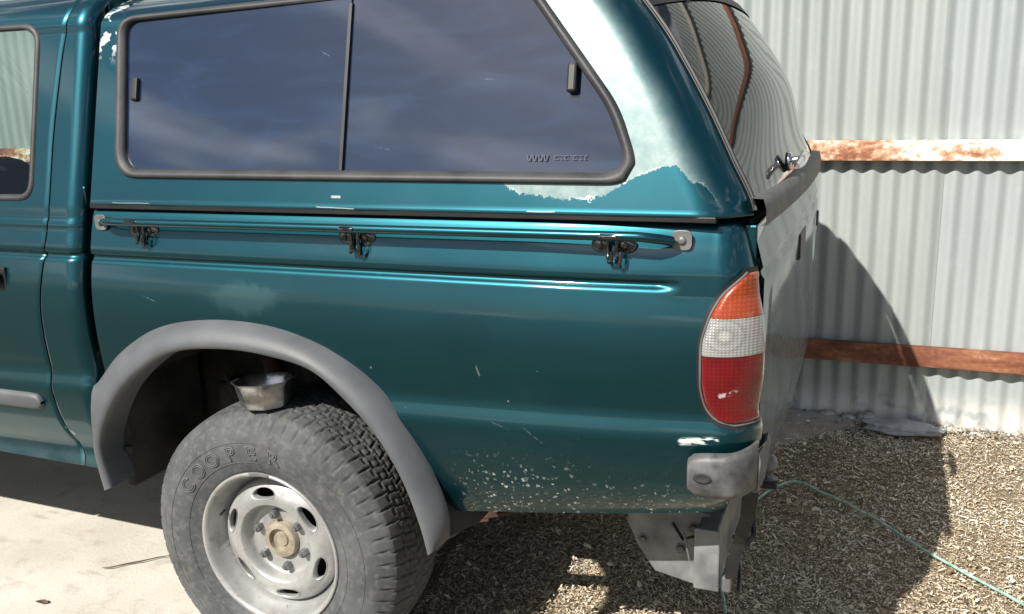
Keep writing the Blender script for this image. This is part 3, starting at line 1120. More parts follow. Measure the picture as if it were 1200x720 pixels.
# raised outlined letters on the sidewall
dg = bpy.context.evaluated_depsgraph_get()
for ch, adeg in zip('COOPER', (146, 133, 120, 106, 92, 78)):
    cu = bpy.data.curves.new('letter', 'FONT')
    cu.body = ch
    cu.size = .052
    cu.align_x = 'CENTER'
    cu.align_y = 'CENTER'
    cu.fill_mode = 'NONE'
    cu.bevel_depth = .0017
    cu.resolution_u = 4
    cu.bevel_resolution = 1
    to = bpy.data.objects.new('letter', cu)
    COL.objects.link(to)
    dg.update()
    me = bpy.data.meshes.new_from_object(to.evaluated_get(bpy.context.evaluated_depsgraph_get()))
    a = radians(adeg)
    lv, lf = [], []
    b = 0
    for v in me.vertices:
        u, w = v.co.x * 1.15, v.co.y
        r = .272 + w
        aa = a - u / .272
        ys_ = smooth_tab(sorted(prof_in), r)
        lv.append((r * cos(aa), ys_ - .0008 + v.co.z, r * sin(aa)))
    lf += [tuple(b + q for q in p.vertices) for p in me.polygons]
    bpy.data.objects.remove(to, do_unlink=True)
    bpy.data.meshes.remove(me)
    bpy.data.curves.remove(cu)
    mk('raised_letter', lv, lf, M_LETTER, rim)
# two raised rings and a small-print band
V = []; F = []
for r in (.247, .302):
    tube_geo([(r * cos(2 * pi * k / 90), smooth_tab(sorted(prof_in), r) - .0002, r * sin(2 * pi * k / 90)) for k in range(91)], .0011, 5, False, V, F)
mk('sidewall_rib', V, F, M_TYRE, rim)
rim.parent = truck
rim.location = Vector((0, 0, .366)) - TL
rim['label'] = 'silver steel wheel with six oval slots and a bare tan hub'
def copy_wheel(x, far):
    c = rim.copy(); COL.objects.link(c)
    c.location = Vector((x, 2 * YC if far else 0, .366)) - TL
    c.rotation_euler = (0, 0, pi if far else 0)
    for ch in list(rim.children):
        d = ch.copy(); COL.objects.link(d); d.parent = c
    for k in ('label',):
        if k in c: del c[k]
for x, far in ((0, True), (-3.0, False), (-3.0, True)):
    copy_wheel(x, far)

# ---- tail light (wraps the rear corner)
LL = [(.838, 1.171), (.845, 1.150), (.852, 1.137), (.88, 1.118), (.93, 1.109), (1.0, 1.109), (1.056, 1.121), (1.102, 1.143), (1.132, 1.174), (1.146, 1.192)]
def s_of_x(x):
    return x if x <= X_COR else X_COR + R_COR * math.asin(min(1, (x - X_COR) / R_COR))
S_L1 = X_COR + R_COR * radians(76)
ZL0, ZL1 = .838, 1.148
def lamp_patch(name, za, zb, mat, parent, grow=0.0, proud=.010, top=False, bottom=False, rows=26, colsn=26):
    V = []
    for i in range(rows):
        z = za + (zb - za) * i / (rows - 1)
        zq = ZL0 + (z - (ZL0 - grow)) / ((ZL1 + grow) - (ZL0 - grow)) * (ZL1 - ZL0) if grow else z
        s0 = s_of_x(smooth_tab(LL, zq)) - grow
        s1 = S_L1 + grow * .3
        for j in range(colsn):
            t = j / (colsn - 1)
            s = s0 + (s1 - s0) * t
            ed = min((s - s0), (s1 - s) * .6 + .002, (z - (ZL0 - grow)), ((ZL1 + grow) - z))
            lift = proud * min(1, max(0, ed / .012))**.5 if proud > .005 else proud
            V.append(bed_point(s, z, lift + .001))
    return mk(name, V, grid_faces(rows, colsn), mat, parent)
lamp = lamp_patch('tail_light', ZL0 - .007, ZL1 + .007, M_BLACK, None, grow=.007, proud=.003, rows=40)
part(lamp)
lamp['label'] = 'tail light with amber, clear and red lenses in a dark surround'
lamp_patch('red_lens', ZL0, .9855, M_RED, lamp)
lamp_patch('clear_lens', .9865, 1.0615, M_CLEAR, lamp, rows=14)
lamp_patch('amber_lens', 1.0625, ZL1, M_AMBER, lamp)
# pale edge round the lens
edge_pts = []
for i in range(40):
    z = ZL0 + (ZL1 - ZL0) * i / 39
    edge_pts.append(bed_point(s_of_x(smooth_tab(LL, z)), z, .005))
bot = [bed_point(s_of_x(smooth_tab(LL, ZL0)) + (S_L1 - s_of_x(smooth_tab(LL, ZL0))) * i / 10, ZL0, .005) for i in range(10, 0, -1)]
tube('lens_edge', bot + edge_pts, .0022, M_STEEL, lamp, 6)
lamp_far = mirror_part(lamp)
lamp_far.location.x -= .012

# ---- tailgate
V = []
tz = [.645, .66, .70, .74, .80, .86, .92, .98, 1.04, 1.10, 1.128, 1.136, 1.144, 1.152, 1.162, 1.20, 1.225, 1.236, 1.243]
ty = [.098 + (1.502 - .098) * i / 48 for i in range(49)]
for z in tz:
    for y in ty:
        t = (y - YC) / .702
        x = 1.2165 + .011 * (1 - t * t) - (max(0, prof_y(z, 1.2) - .008) if z > 1.139 else 0)
        x += .016 * (y - .098) / 1.4
        if 1.13 < z < 1.15: x -= .006
        if z < .70: x -= (.70 - z) * .12
        if .80 < z < 1.08 and abs(t) < .86: x -= .004
        V.append((x, y, z))
F = [f[::-1] for f in grid_faces(len(tz), len(ty))]
tg = part(mk('tailgate', V, F, M_TAIL))
box('tailgate_handle', (1.225, .715, 1.055), (1.2395, .885, 1.125), M_BLACK, tg, bevel=.005)
box('tailgate_latch', (1.215, 1.46, 1.04), (1.2385, 1.50, 1.09), M_BLACK, tg, bevel=.004)
part(box('tailgate_inner', (1.165, .10, .66), (1.2, 1.50, 1.235), M_TEAL, bevel=.004))

# ---- canopy
CAN_ROWS = [(.036, 1.2535), (.028, 1.2555), (.0265, 1.259)]
for i in range(52):
    z = 1.264 + (1.70 - 1.264) * i / 51
    CAN_ROWS.append((.0265 + .25 * (z - 1.2535), z))
for i in range(1, 15):
    a = i / 14 * pi / 2
    CAN_ROWS.append((.138 + .30 * (1 - cos(a))**.9, 1.70 + .105 * sin(a)))
XR = [(1.25, 1.192), (1.263, 1.190), (1.36, 1.142), (1.45, 1.095), (1.55, 1.036), (1.62, .990), (1.70, .926), (1.76, .872), (1.785, .83), (1.797, .79), (1.805, .74), (1.83, .70)]
TH_E = radians(68)
R_CAN = .118
def can_point(s, row, out=0.0):
    """s in 0..1 along the side, 1..2 round the rear corner"""
    y, z = row
    xr = smooth_tab(XR, z)
    x1 = xr - R_CAN * sin(TH_E)
    if s <= 1:
        x = -.476 + (x1 + .476) * s
        return Vector((x, y - out, z))
    th = TH_E * (s - 1)
    return Vector((x1 + R_CAN * sin(th) + out * sin(th), y + R_CAN * (1 - cos(th)) - out * cos(th), z))
NS1, NS2 = 210, 18
ss = [i / NS1 for i in range(NS1 + 1)] + [1 + i / NS2 for i in range(1, NS2 + 1)]
# side window outline in (x, z)
WIN_OUT = round_poly([(-.418, 1.727), (-.395, 1.324), (.985, 1.318), (.926, 1.47), (.700, 1.755)], [.05, .075, .085, .3, .06], 14)
WIN_IN = round_poly([(-.390, 1.712), (-.366, 1.346), (.957, 1.340), (.899, 1.47), (.690, 1.735)], [.035, .055, .062, .3, .04], 14)
mid_w = [((a[0] + b[0]) / 2, (a[1] + b[1]) / 2) for a, b in zip(WIN_OUT, WIN_IN)]
def can_y(z):
    return lerp_tab([(q[1], q[0]) for q in CAN_ROWS[3:]], z)
V = []
for row in CAN_ROWS:
    for s in ss:
        V.append(can_point(s, row))
nc = len(ss)
def keepc(i, j):
    a, b = V[i * nc + j], V[(i + 1) * nc + j + 1]
    return not inside(mid_w, (a.x + b.x) / 2, (a.z + b.z) / 2)
F = grid_faces(len(CAN_ROWS), nc, keepc)
# front wall and roof are closed off with a full-width skin
V3, F3 = list(V), list(F)
def wrap(pts_n):
    """strip from near row points across to the mirrored far points"""
    b = len(V3)
    K = 14
    for p in pts_n:
        for k in range(K + 1):
            t = k / K
            q = Vector((p.x, p.y + (2 * YC - 2 * p.y) * t, p.z))
            q.z += .018 * (1 - (2 * t - 1)**2) * (1 if p.z > 1.795 else 0)
            V3.append(q)
    m = K + 1
    for i in range(len(pts_n) - 1):
        for k in range(K):
            F3.append((b + i * m + k, b + (i + 1) * m + k, b + (i + 1) * m + k + 1, b + i * m + k + 1))
top = V[(len(CAN_ROWS) - 1) * nc:]
wrap(top[:NS1 + 1:15])
wrap([V[i * nc] for i in range(len(CAN_ROWS))])
pv, pf = prune(V3, F3)
canopy = part(mk('canopy', pv, pf, M_CAN))
canopy['label'] = 'teal hardtop canopy with flaking lacquer and painted pale sun glare behind the side window'
# far side: the same wall, mirrored
pv, pf = prune(V, F)
far = mk('canopy_far_wall', [(p[0] + .014 * min(1, max(0, (p[0] - .45) / .3)), 2 * YC - p[1], p[2]) for p in pv], [f[::-1] for f in pf], M_CAN, canopy)

def frame_strip(name, outer, inner, yfun, heights, mat, parent, mirrored=False):
    """rubber section swept between two matching closed outlines; heights: [(t, lift)]"""
    V = []
    m = len(outer)
    for a, b in zip(outer, inner):
        for t, h in heights:
            x = a[0] + (b[0] - a[0]) * t; z = a[1] + (b[1] - a[1]) * t
            y = yfun(z) - h
            V.append((x, 2 * YC - y if mirrored else y, z))
    k = len(heights)
    F = []
    for i in range(m):
        i2 = (i + 1) % m
        for q in range(k - 1):
            F.append((i * k + q, i2 * k + q, i2 * k + q + 1, i * k + q + 1))
    return mk(name, V, F if not mirrored else [f[::-1] for f in F], mat, parent)
SEC = [(-.02, -.002), (0, .003), (.15, .009), (.40, .012), (.65, .010), (.85, .005), (1.0, .002), (1.03, -.012)]
WO = resample([(x, z, 0) for x, z in WIN_OUT], 640, True, False)
WI = resample([(x, z, 0) for x, z in WIN_IN], 640, True, False)
# match the two outlines by angle about the centre so that sections stay square
WIo = [(p.x, p.y) for p in WI]
WOo = [(p.x, p.y) for p in WO]
def nearest_match(inner, outer):
    out = []
    for (x, z) in inner:
        k = min(range(len(outer)), key=lambda i: (outer[i][0] - x)**2 + (outer[i][1] - z)**2)
        out.append(outer[k])
    return out
big_out = [(p.x, p.y) for p in resample([(x, z, 0) for x, z in WIN_OUT], 2400, True, False)]
WM = nearest_match(WIo, big_out)
frame_strip('window_seal', WM, WIo, can_y, SEC, M_SEAL, canopy)
frame_strip('window_seal', WM, WIo, can_y, SEC, M_SEAL, canopy, True)
# panes: front slides behind the rear one
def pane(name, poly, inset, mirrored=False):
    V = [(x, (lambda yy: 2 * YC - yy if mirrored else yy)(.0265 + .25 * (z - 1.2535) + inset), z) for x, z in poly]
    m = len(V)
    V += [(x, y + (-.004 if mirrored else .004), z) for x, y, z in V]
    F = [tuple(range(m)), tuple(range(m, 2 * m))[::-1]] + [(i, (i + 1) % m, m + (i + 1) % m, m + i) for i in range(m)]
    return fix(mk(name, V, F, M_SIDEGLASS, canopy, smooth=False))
def clip(poly, sgn, xa, za, xb, zb):
    """keep the side of a line (Sutherland-Hodgman)"""
    def f(p):
        return sgn * ((xb - xa) * (p[1] - za) - (zb - za) * (p[0] - xa))
    out = []
    for i in range(len(poly)):
        a, b = poly[i - 1], poly[i]
        fa, fb = f(a), f(b)
        if (fa >= 0) != (fb >= 0):
            t = fa / (fa - fb)
            out.append((a[0] + (b[0] - a[0]) * t, a[1] + (b[1] - a[1]) * t))
        if fb >= 0:
            out.append(b)
    return out
GP = [(p.x, p.y) for p in resample([(x, z, 0) for x, z in WIN_IN], 420, True, False)]
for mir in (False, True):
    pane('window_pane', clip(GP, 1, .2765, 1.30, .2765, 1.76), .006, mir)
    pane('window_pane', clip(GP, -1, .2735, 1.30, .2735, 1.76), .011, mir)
    V = [(x, (2 * YC - y) if mir else y, z) for z in (1.343, 1.53, 1.715) for (x, y) in ((.2715, can_y(z) + .0105), (.2715, can_y(z) + .003), (.2795, can_y(z) + .003), (.2795, can_y(z) + .0105))]
    fix(mk('window_divider', V, grid_faces(3, 4, closed=True) + [(0, 1, 2, 3), (8, 9, 10, 11)], M_BLACK, canopy, smooth=False))
for (x, z0, z1, ins) in ((.822, 1.500, 1.560, .006), (-.349, 1.513, 1.572, .011)):
    y = can_y((z0 + z1) / 2) + ins
    box('window_latch', (x - .0105, y - .016, z0), (x + .0105, y + .001, z1), M_BLACK, canopy, bevel=.005, rot=Matrix.Rotation(-.245, 3, 'X'))
# worn sticker at the foot of the rear pane (mostly illegible)
sv, sf = [], []
def bar(x, z, w, h, lean=0.0):
    b = len(sv)
    for (dx, dz) in ((0, 0), (w, 0), (w, h), (0, h)):
        zz = z + dz
        sv.append((x + dx + lean * dz, can_y(zz) + .0052, zz))
    sf.append((b, b + 1, b + 2, b + 3))
for (x, kind) in ((.732, 'V'), (.744, 'V'), (.757, 'Y'), (.769, 'X')):
    bar(x, 1.364, .0028, .013, -.22); bar(x + .003, 1.364, .0028, .013, .22)
    if kind == 'X':
        bar(x + .002, 1.364, .002, .007, .5)
for k, (x, w) in enumerate(((.790, .012), (.804, .006), (.812, .010), (.825, .004), (.831, .011), (.845, .008), (.856, .006))):
    bar(x, 1.3735, w, .0016)
    if k != 3: bar(x, 1.3665, w * .8, .0014)
    if k % 2 == 0: bar(x, 1.368, .0018, .006)
mk('window_sticker', sv, sf, M_DECAL, canopy, smooth=False)
# dark gasket between canopy and bed rail
part(box('canopy_gasket', (-.48, .028, 1.246), (1.13, .05, 1.258), M_BLACK, bevel=.002))
part(box('canopy_gasket', (-.48, 1.55, 1.246), (1.13, 1.572, 1.258), M_BLACK, bevel=.002))

# ---- rear hatch: curved frameless glass with the roof lip above
def hatch_x(z, t):
    p = can_point(2, (can_y(z) if z <= 1.70 else lerp_tab([(q[1], q[0]) for q in CAN_ROWS], z), z))
    return p
hz = [1.264 + (1.682 - 1.264) * i / 40 for i in range(41)]
K = 60
def hatch_grid(zs, out=0.0, squeeze=0.0):
    V = []
    for z in zs:
        p = hatch_x(z, 0)
        y0 = p.y + squeeze; y1 = 2 * YC - y0
        for k in range(K + 1):
            t = k / K
            u = 2 * t - 1
            bulge = .086 * (1 - abs(u)**2.8) * (.26 + .74 * (lambda q: q * q * (3 - 2 * q))(min(1, max(0, (z - 1.27) / .25))))
            V.append((p.x + (bulge + out) * .92 + .014 * t, y0 + (y1 - y0) * t, z + (bulge + out) * .40 * (1 if z > 1.30 else max(0, (z - 1.264) / .036))))
    return V
V = hatch_grid(hz, .006)
F = [f[::-1] for f in grid_faces(len(hz), K + 1)]
hatch = part(mk('rear_hatch', V, F, M_HATCHGLASS))
hatch['label'] = 'curved dark glass rear hatch reflecting the corrugated fence'
# folded edge that closes the glass against the canopy corners
for edge_k in (0, K):
    ev = [V[i * (K + 1) + edge_k] for i in range(len(hz))]
    mk('glass_return', ev + [(x - .022, y, z - .004) for x, y, z in ev], [(i, i + 1, len(hz) + i + 1, len(hz) + i) for i in range(len(hz) - 1)], M_BLACK, hatch)
# rim of the glass
for edge_k in (0, K):
    tube('glass_edge', [V[i * (K + 1) + edge_k] for i in range(len(hz))], .004, M_BLACK, hatch, 6)
# roof behind and above the glass
tz_ = [1.676 + (1.8045 - 1.676) * i / 18 for i in range(19)]
V = hatch_grid(tz_, .0)
F = [f[::-1] for f in grid_faces(len(tz_), K + 1)]
rl = mk('roof_lip', V, F, M_CAN, canopy)
last = V[-(K + 1):]
Vr = list(last) + [(top[-1 - NS2].x - .0, y, z) for x, y, z in last]
mk('roof_rear', Vr, [(k, k + 1, K + 2 + k, K + 1 + k) for k in range(K)], M_CAN, canopy)
# dark hinge strip and brake light housing along the top of the glass
Vh = hatch_grid([1.668, 1.671, 1.680, 1.689, 1.692], .009)
Vh2 = hatch_grid([1.660, 1.667, 1.680, 1.693, 1.700], .002)
Fh = [f[::-1] for f in grid_faces(5, K + 1)]
hinge = mk('hinge_strip', Vh, Fh, M_BLACK, hatch)
for yy in (.36, 1.24):
    p = hatch_x(1.68, 0)
    box('hinge', (p.x + .03, yy - .02, 1.672), (p.x + .065, yy + .02, 1.700), M_BLACK, hatch, bevel=.01)
# grey gutter strip under the glass
Vg = []
gz = [1.234, 1.237, 1.268, 1.288, 1.2895]
for i, z in enumerate(gz):
    for k in range(K + 1):
        t = k / K; u = 2 * t - 1
        x = 1.205 + .020 * (1 - u * u) + .018 * t + (0, .012, .012, .006, -.02)[i]
        Vg.append((x, .085 + 1.43 * t, z))
mk('gutter_strip', Vg, [f[::-1] for f in grid_faces(5, K + 1)], M_GUTTER, hatch)
# chrome T handle
hx, hzv = 1.206, 1.325
V, F = revolve([(.001, -.012), (.020, -.012), (.023, -.008), (.023, .004), (.001, .004)], 20)
mk('handle_rose', [(hx + y * -.9 + .004, YC - .24 + x, hzv + z) for x, y, z in V], F, M_CHROME, hatch)
tube('t_handle', [(hx + .002, YC - .24, hzv), (hx + .034, YC - .24, hzv + .006)], .009, M_CHROME, hatch, 12)
tube('t_handle', [(hx + .034, YC - .335, hzv - .004), (hx + .040, YC - .30, hzv + .003), (hx + .040, YC - .18, hzv + .010), (hx + .034, YC - .145, hzv + .016)], [.007, .012, .012, .007], M_CHROME, hatch, 12)

# ---- tie rail along the bed with hooks
rail_pts = []
for i in range(41):
    t = i / 40
    x = -.385 + (.985 + .385) * t
    rail_pts.append((x, -.014, 1.219 + .004 * t))
rail_pts = [(-.425, .014, 1.214), (-.405, -.006, 1.216)] + rail_pts + [(1.005, -.011, 1.221), (1.03, .004, 1.216), (1.048, .018, 1.211)]
tr_ = part(tube('tie_rail', rail_pts, .0098, M_TEAL, None, 14))
tr_['label'] = 'glossy teal tie-down rail along the top of the bed'
for (x, z) in ((-.437, 1.212), (1.064, 1.211)):
    pl = round_poly([(x - .020, z - .020), (x + .020, z - .020), (x + .020, z + .020), (x - .020, z + .020)], .014, 5)
    yb = .0215 if x < 0 else .0375
    plate('end_plate', [(p.x, p.y) for p in pl], lambda u, v, d: (u, yb - .001 - d, v), .005, M_STEEL, tr_, .0012)
    V, F = revolve([(.0005, -.0055), (.005, -.0055), (.0085, -.003), (.0095, .001)], 16)
    mk('bolt', [(a + x, b + yb - .006, c + z) for a, b, c in V], F, M_STEEL, tr_)
for (x, z) in ((-.299, 1.196), (.328, 1.196), (.928, 1.197)):
    yb = bed_point(x, 1.19)[1]
    hk = part(tube('tie_hook', [(x - .010, -.020, z + .024), (x - .010, yb - .012, z + .020), (x - .010, yb - .009, z - .012), (x - .009, yb - .014, z - .024), (x - .004, yb - .024, z - .030),
                                (x + .002, yb - .030, z - .024), (x + .003, yb - .030, z - .008)], .0042, M_HOOK, None, 8))
    tube('hook_prong', [(x + .008, -.018, z + .024), (x + .008, yb - .012, z + .018), (x + .008, yb - .010, z - .020), (x + .010, yb - .016, z - .034), (x + .016, yb - .024, z - .036), (x + .020, yb - .028, z - .026),
                        (x + .020, yb - .026, z - .008)], .0042, M_HOOK, hk, 8)
    for sx in (-1, 1):
        cx = x + sx * .027
        V, F = revolve([(.0005, -.007), (.009, -.0065), (.015, -.004), (.0165, .0)], 18)
        mk('hook_flange', [(a * 1.25 + cx, b + yb - .0005, c * 1.05 + z + .002) for a, b, c in V], F, M_HOOK, hk)
        V, F = revolve([(.0005, -.004), (.005, -.004), (.0062, 0)], 6)
        mk('hook_bolt', [(a + cx, b + yb - .007, c + z + .002) for a, b, c in V], F, M_HOOK, hk, smooth=False)
    tube('saddle', [(x - .024, yb - .006, z + .012), (x - .014, -.024, z + .026), (x + .014, -.025, z + .026), (x + .024, yb - .006, z + .012)], .005, M_HOOK, hk, 8)

# ---- bumper bracket, tow bar
pl = [(1.098, .786), (1.150, .790), (1.205, .796), (1.222, .796), (1.222, .706), (1.200, .706), (1.150, .701), (1.112, .699), (1.100, .715)]
def brk(u, v, d):
    # wraps round the corner behind the lamp
    x, y, th = bed_outline(s_of_x(min(u, 1.205)))
    return (u + .004, -.030 + max(0, u - 1.17) * .9 + d, v)
def bracket():
    V = []
    us = [1.094, 1.098, 1.106, 1.13, 1.16, 1.18, 1.195, 1.207, 1.216, 1.222]
    vs = [0, .06, .14, .5, .86, .94, 1]
    for u in us:
        for v in vs:
            z0 = .697 + .012 * max(0, (1.108 - u) / .014); z1 = .784 + (u - 1.1) * .10 - .012 * max(0, (1.108 - u) / .014)
            y = -.030 + (max(0, u - 1.170) / .05)**2 * .075 + .012 * ((abs(v - .5) * 2)**6)
            V.append((u, y, z0 + (z1 - z0) * v))
    n1 = len(V)
    V += [(x - .003, y + .012, z) for x, y, z in V]
    a, b = len(us), len(vs)
    F = grid_faces(a, b)
    F += [tuple(n1 + q for q in f)[::-1] for f in F]
    ring = [i * b for i in range(a)] + [(a - 1) * b + j for j in range(1, b)] + [i * b + b - 1 for i in range(a - 2, -1, -1)] + [j for j in range(b - 2, 0, -1)]
    m = len(ring)
    F += [(ring[i], ring[(i + 1) % m], n1 + ring[(i + 1) % m], n1 + ring[i]) for i in range(m)]
    return fix(mk('bumper_bracket', V, F, M_BRACKET), 40)
bb = part(bracket())
bb['label'] = 'bare silver bumper end bracket left at the rear corner'
V, F = revolve([(.0005, 0), (.006, 0), (.011, -.003), (.014, -.003), (.014, .001)], 18)
mk('bracket_hole', [(a * 1.3 + 1.124, b - .0305, c * .7 + .742) for a, b, c in V], F, M_UNDER, bb)
# upturned lip running inwards across the tail
lipc = [(1.222, .055, .738), (1.229, .085, .742), (1.231, .12, .744), (1.229, .17, .742)]
V = []
for k, (x, y, z) in enumerate(lipc):
    h = .052 - .004 * k
    V += [(x, y, z - h), (x + .006, y, z + .02), (x, y, z + .036), (x - .010, y, z + .03), (x - .010, y, z - h)]
F = grid_faces(len(lipc), 5, closed=True) + [(0, 1, 2, 3, 4), tuple(range(15, 20))[::-1]]
fix(mk('bracket_lip', V, F, M_BRACKET, bb), 60)
mirror_part(bb)
# curved dark arm down to the tow bar
V = []
arm = [(1.205, .06, .72), (1.205, .085, .66), (1.198, .115, .60), (1.186, .15, .545), (1.170, .19, .49), (1.158, .215, .43), (1.150, .235, .375)]
for k, (x, y, z) in enumerate(arm):
    w = .017 - .0006 * k
    V += [(x - w, y, z), (x + w, y, z + .006), (x + w, y + .014, z + .006), (x - w, y + .014, z)]
F = grid_faces(len(arm), 4, closed=True) + [(0, 1, 2, 3), tuple(range(24, 28))[::-1]]
tow_arm = fix(mk('tow_bar', V, F, M_UNDER, smooth=False))
part(tow_arm)
tow_arm['label'] = 'grey tow bar with bolted side plate under the tail'
pl = [(.885, .475), (.885, .449), (.910, .390), (.955, .326), (1.060, .306), (1.088, .306), (1.088, .500), (.90, .52)]
plate('side_plate', pl, lambda u, v, d: (u, .30 + d, v), .008, M_TOW, tow_arm, .002)
box('square_tube', (1.068, .235, .345), (1.120, 1.365, .492), M_TOW, tow_arm, bevel=.006)
box('tube_end_cap', (1.064, .226, .340), (1.124, .236, .497), M_TOW, tow_arm, bevel=.004)
plate('side_plate', pl, lambda u, v, d: (u, 1.292 + d, v), .008, M_TOW, tow_arm, .002)
box('tongue', (1.09, .76, .375), (1.20, .84, .395), M_UNDER, tow_arm, bevel=.005)
V, F = revolve([(.0005, -.038), (.016, -.034), (.0255, -.016), (.025, .002), (.017, .014), (.014, .02), (.014, .035), (.028, .036), (.028, .044), (.0005, .044)], 22)
mk('tow_ball', [(a + 1.172, c + YC, -b + .432) for a, b, c in V], F, M_STEEL, tow_arm)
box('coupling_plate', (1.125, .70, .36), (1.150, .90, .50), M_UNDER, tow_arm, bevel=.006)
for (x, z) in ((.925, .41), (1.02, .40), (1.05, .46)):
    V, F = revolve([(.0005, -.009), (.008, -.008), (.010, 0), (.016, 0), (.016, .003)], 6)
    mk('plate_bolt', [(a + x, b + .299, c + z) for a, b, c in V], F, M_STEEL, tow_arm, smooth=False)
tube('wire_stub', [(1.052, .24, .405), (1.046, .235, .44), (1.040, .235, .475)], .003, M_STEEL, tow_arm, 6)
tube('trailer_wire', [(1.13, .26, .36), (1.16, .30, .30), (1.15, .40, .29), (1.12, .55, .34), (1.10, .70, .37)], .005, M_BLACK, tow_arm, 6)
tube('trailer_wire', [(1.00, .29, .47), (1.03, .27, .44), (1.06, .235, .47)], .004, M_BLACK, tow_arm, 6)
box('plug_socket', (1.128, .24, .335), (1.150, .27, .375), M_STEEL, tow_arm, bevel=.004)
tube('tow_chain', [(1.15, .62, .40), (1.17, .5, .36), (1.16, .42, .37), (1.14, .36, .42)], .007, M_UNDER, tow_arm, 6)

# ---- cab
CY = lambda z: (.012 + .25 * (z - 1.245)) if z > 1.245 else None
def cab_y(z, x):
    if z <= 1.205:
        return smooth_tab([(.50, .050), (.515, .030), (.535, .014)] + [q for q in PROF if .60 < q[0] < 1.21], z - (crease_shift(x) * (1.0 if z < .83 else max(0, 1 - (z - .83) / .2))))
    if z <= 1.70:
        t = min(1, (z - 1.205) / .04)
        return .0252 * (1 - t) + .0310 * t + .25 * max(0, z - 1.245)
    a = (z - 1.70) / .148
    return .143 + .30 * (1 - sqrt(max(0, 1 - min(1, a)**2)))
czs = []
for (a, b, k) in ((.512, .56, 8), (.56, .72, 8), (.72, .86, 28), (.86, 1.10, 14), (1.10, 1.142, 34), (1.142, 1.25, 12), (1.25, 1.70, 60), (1.70, 1.848, 14)):
    czs += [a + (b - a) * i / k for i in range(k)]
czs.append(1.848)
SHUT = [(.50, -.62), (.53, -.625), (.571, -.641), (.65, -.668), (.756, -.679), (.928, -.676), (1.048, -.661), (1.166, -.640), (1.254, -.632), (1.386, -.632), (1.606, -.619), (1.70, -.606), (1.78, -.592), (1.85, -.58)]
xsh = lambda z: smooth_tab(SHUT, z)
CX1, RC = -.566, .042
# rear quarter of the cab, rounded at the back
V = []
qs = [0, .03, .07, .15, .3, .45, .6, .75, .9, 1.0] + [1 + i / 14 for i in range(1, 15)]
for z in czs:
    x0 = xsh(z) + .0035
    for q in qs:
        if q <= 1:
            x = x0 + (CX1 - x0) * q
            y = cab_y(z, x) + (.004 * (1 - q / .03) if q < .03 else 0)
        else:
            th = (q - 1) * pi / 2
            x = CX1 + RC * sin(th)
            y = cab_y(z, CX1) + RC * (1 - cos(th))
        V.append((x, y, z))
quarter = part(mk('cab_corner', V, grid_faces(len(czs), len(qs)), M_CAB))
mirror_part(quarter)
# door window openings in (x, z)
WD = round_poly([(-.699, 1.727), (-.690, 1.262), (-1.43, 1.255), (-1.45, 1.735)], [.06, .05, .04, .05], 8)
WDi = round_poly([(-.716, 1.712), (-.706, 1.277), (-1.415, 1.27), (-1.435, 1.72)], [.05, .04, .03, .04], 8)
WF = round_poly([(-1.53, 1.735), (-1.53, 1.255), (-2.40, 1.235), (-2.34, 1.30), (-1.93, 1.74)], [.03, .03, .03, .03, .08], 8)
WFi = round_poly([(-1.545, 1.72), (-1.545, 1.27), (-2.36, 1.252), (-2.32, 1.29), (-1.925, 1.725)], [.025, .025, .025, .025, .07], 8)
def ap(x, z):
    return z < 1.848
def front_x(z):
    return lerp_tab([(.5, -2.46), (1.22, -2.46), (1.25, -2.45), (1.78, -1.93), (1.85, -1.83)], z)
def door(name, xa, xb, win, wini, full=False):
    V = []
    N = 120
    for z in czs:
        x0 = xa(z); x1 = xb(z)
        for i in range(N + 1):
            t = i / N
            # finer near the shut line
            x = x0 + (x1 - x0) * t
            e = (x1 - x)
            y = cab_y(z, x) + (.004 * max(0, 1 - e / .006))
            V.append((x, y, z))
    nc = N + 1
    mid = [((a[0] + b[0]) / 2, (a[1] + b[1]) / 2) for a, b in zip(win, wini)]
    def kp(i, j):
        a, b = V[i * nc + j], V[(i + 1) * nc + j + 1]
        return not inside(mid, (a[0] + b[0]) / 2, (a[2] + b[2]) / 2)
    d = part(mk(name, V, grid_faces(len(czs), nc, kp), M_CAB))
    wi = [(p.x, p.y) for p in resample([(x, z, 0) for x, z in wini], 260, True, False)]
    bo = [(p.x, p.y) for p in resample([(x, z, 0) for x, z in win], 900, True, False)]
    frame_strip('window_seal', nearest_match(wi, bo), wi, lambda z: cab_y(z, 0), [(-.1, -.002), (0, .002), (.3, .006), (.7, .006), (1, .001), (1.05, -.014)], M_SEAL, d)
    Vp = [(x, cab_y(z, 0) + .010, z) for x, z in wi]
    dgl = mk('door_glass', Vp, [tuple(range(len(Vp)))], M_CABGLASS, d, smooth=False)
    if dgl.data.polygons[0].normal.y > 0:
        dgl.data.flip_normals()
    return d
rd = door('rear_door', lambda z: -1.487, lambda z: xsh(z) - .0035, WD, WDi)
rd['label'] = 'teal rear passenger door with grey rub strip'
fd = door('front_door', front_x, lambda z: -1.494, WF, WFi)
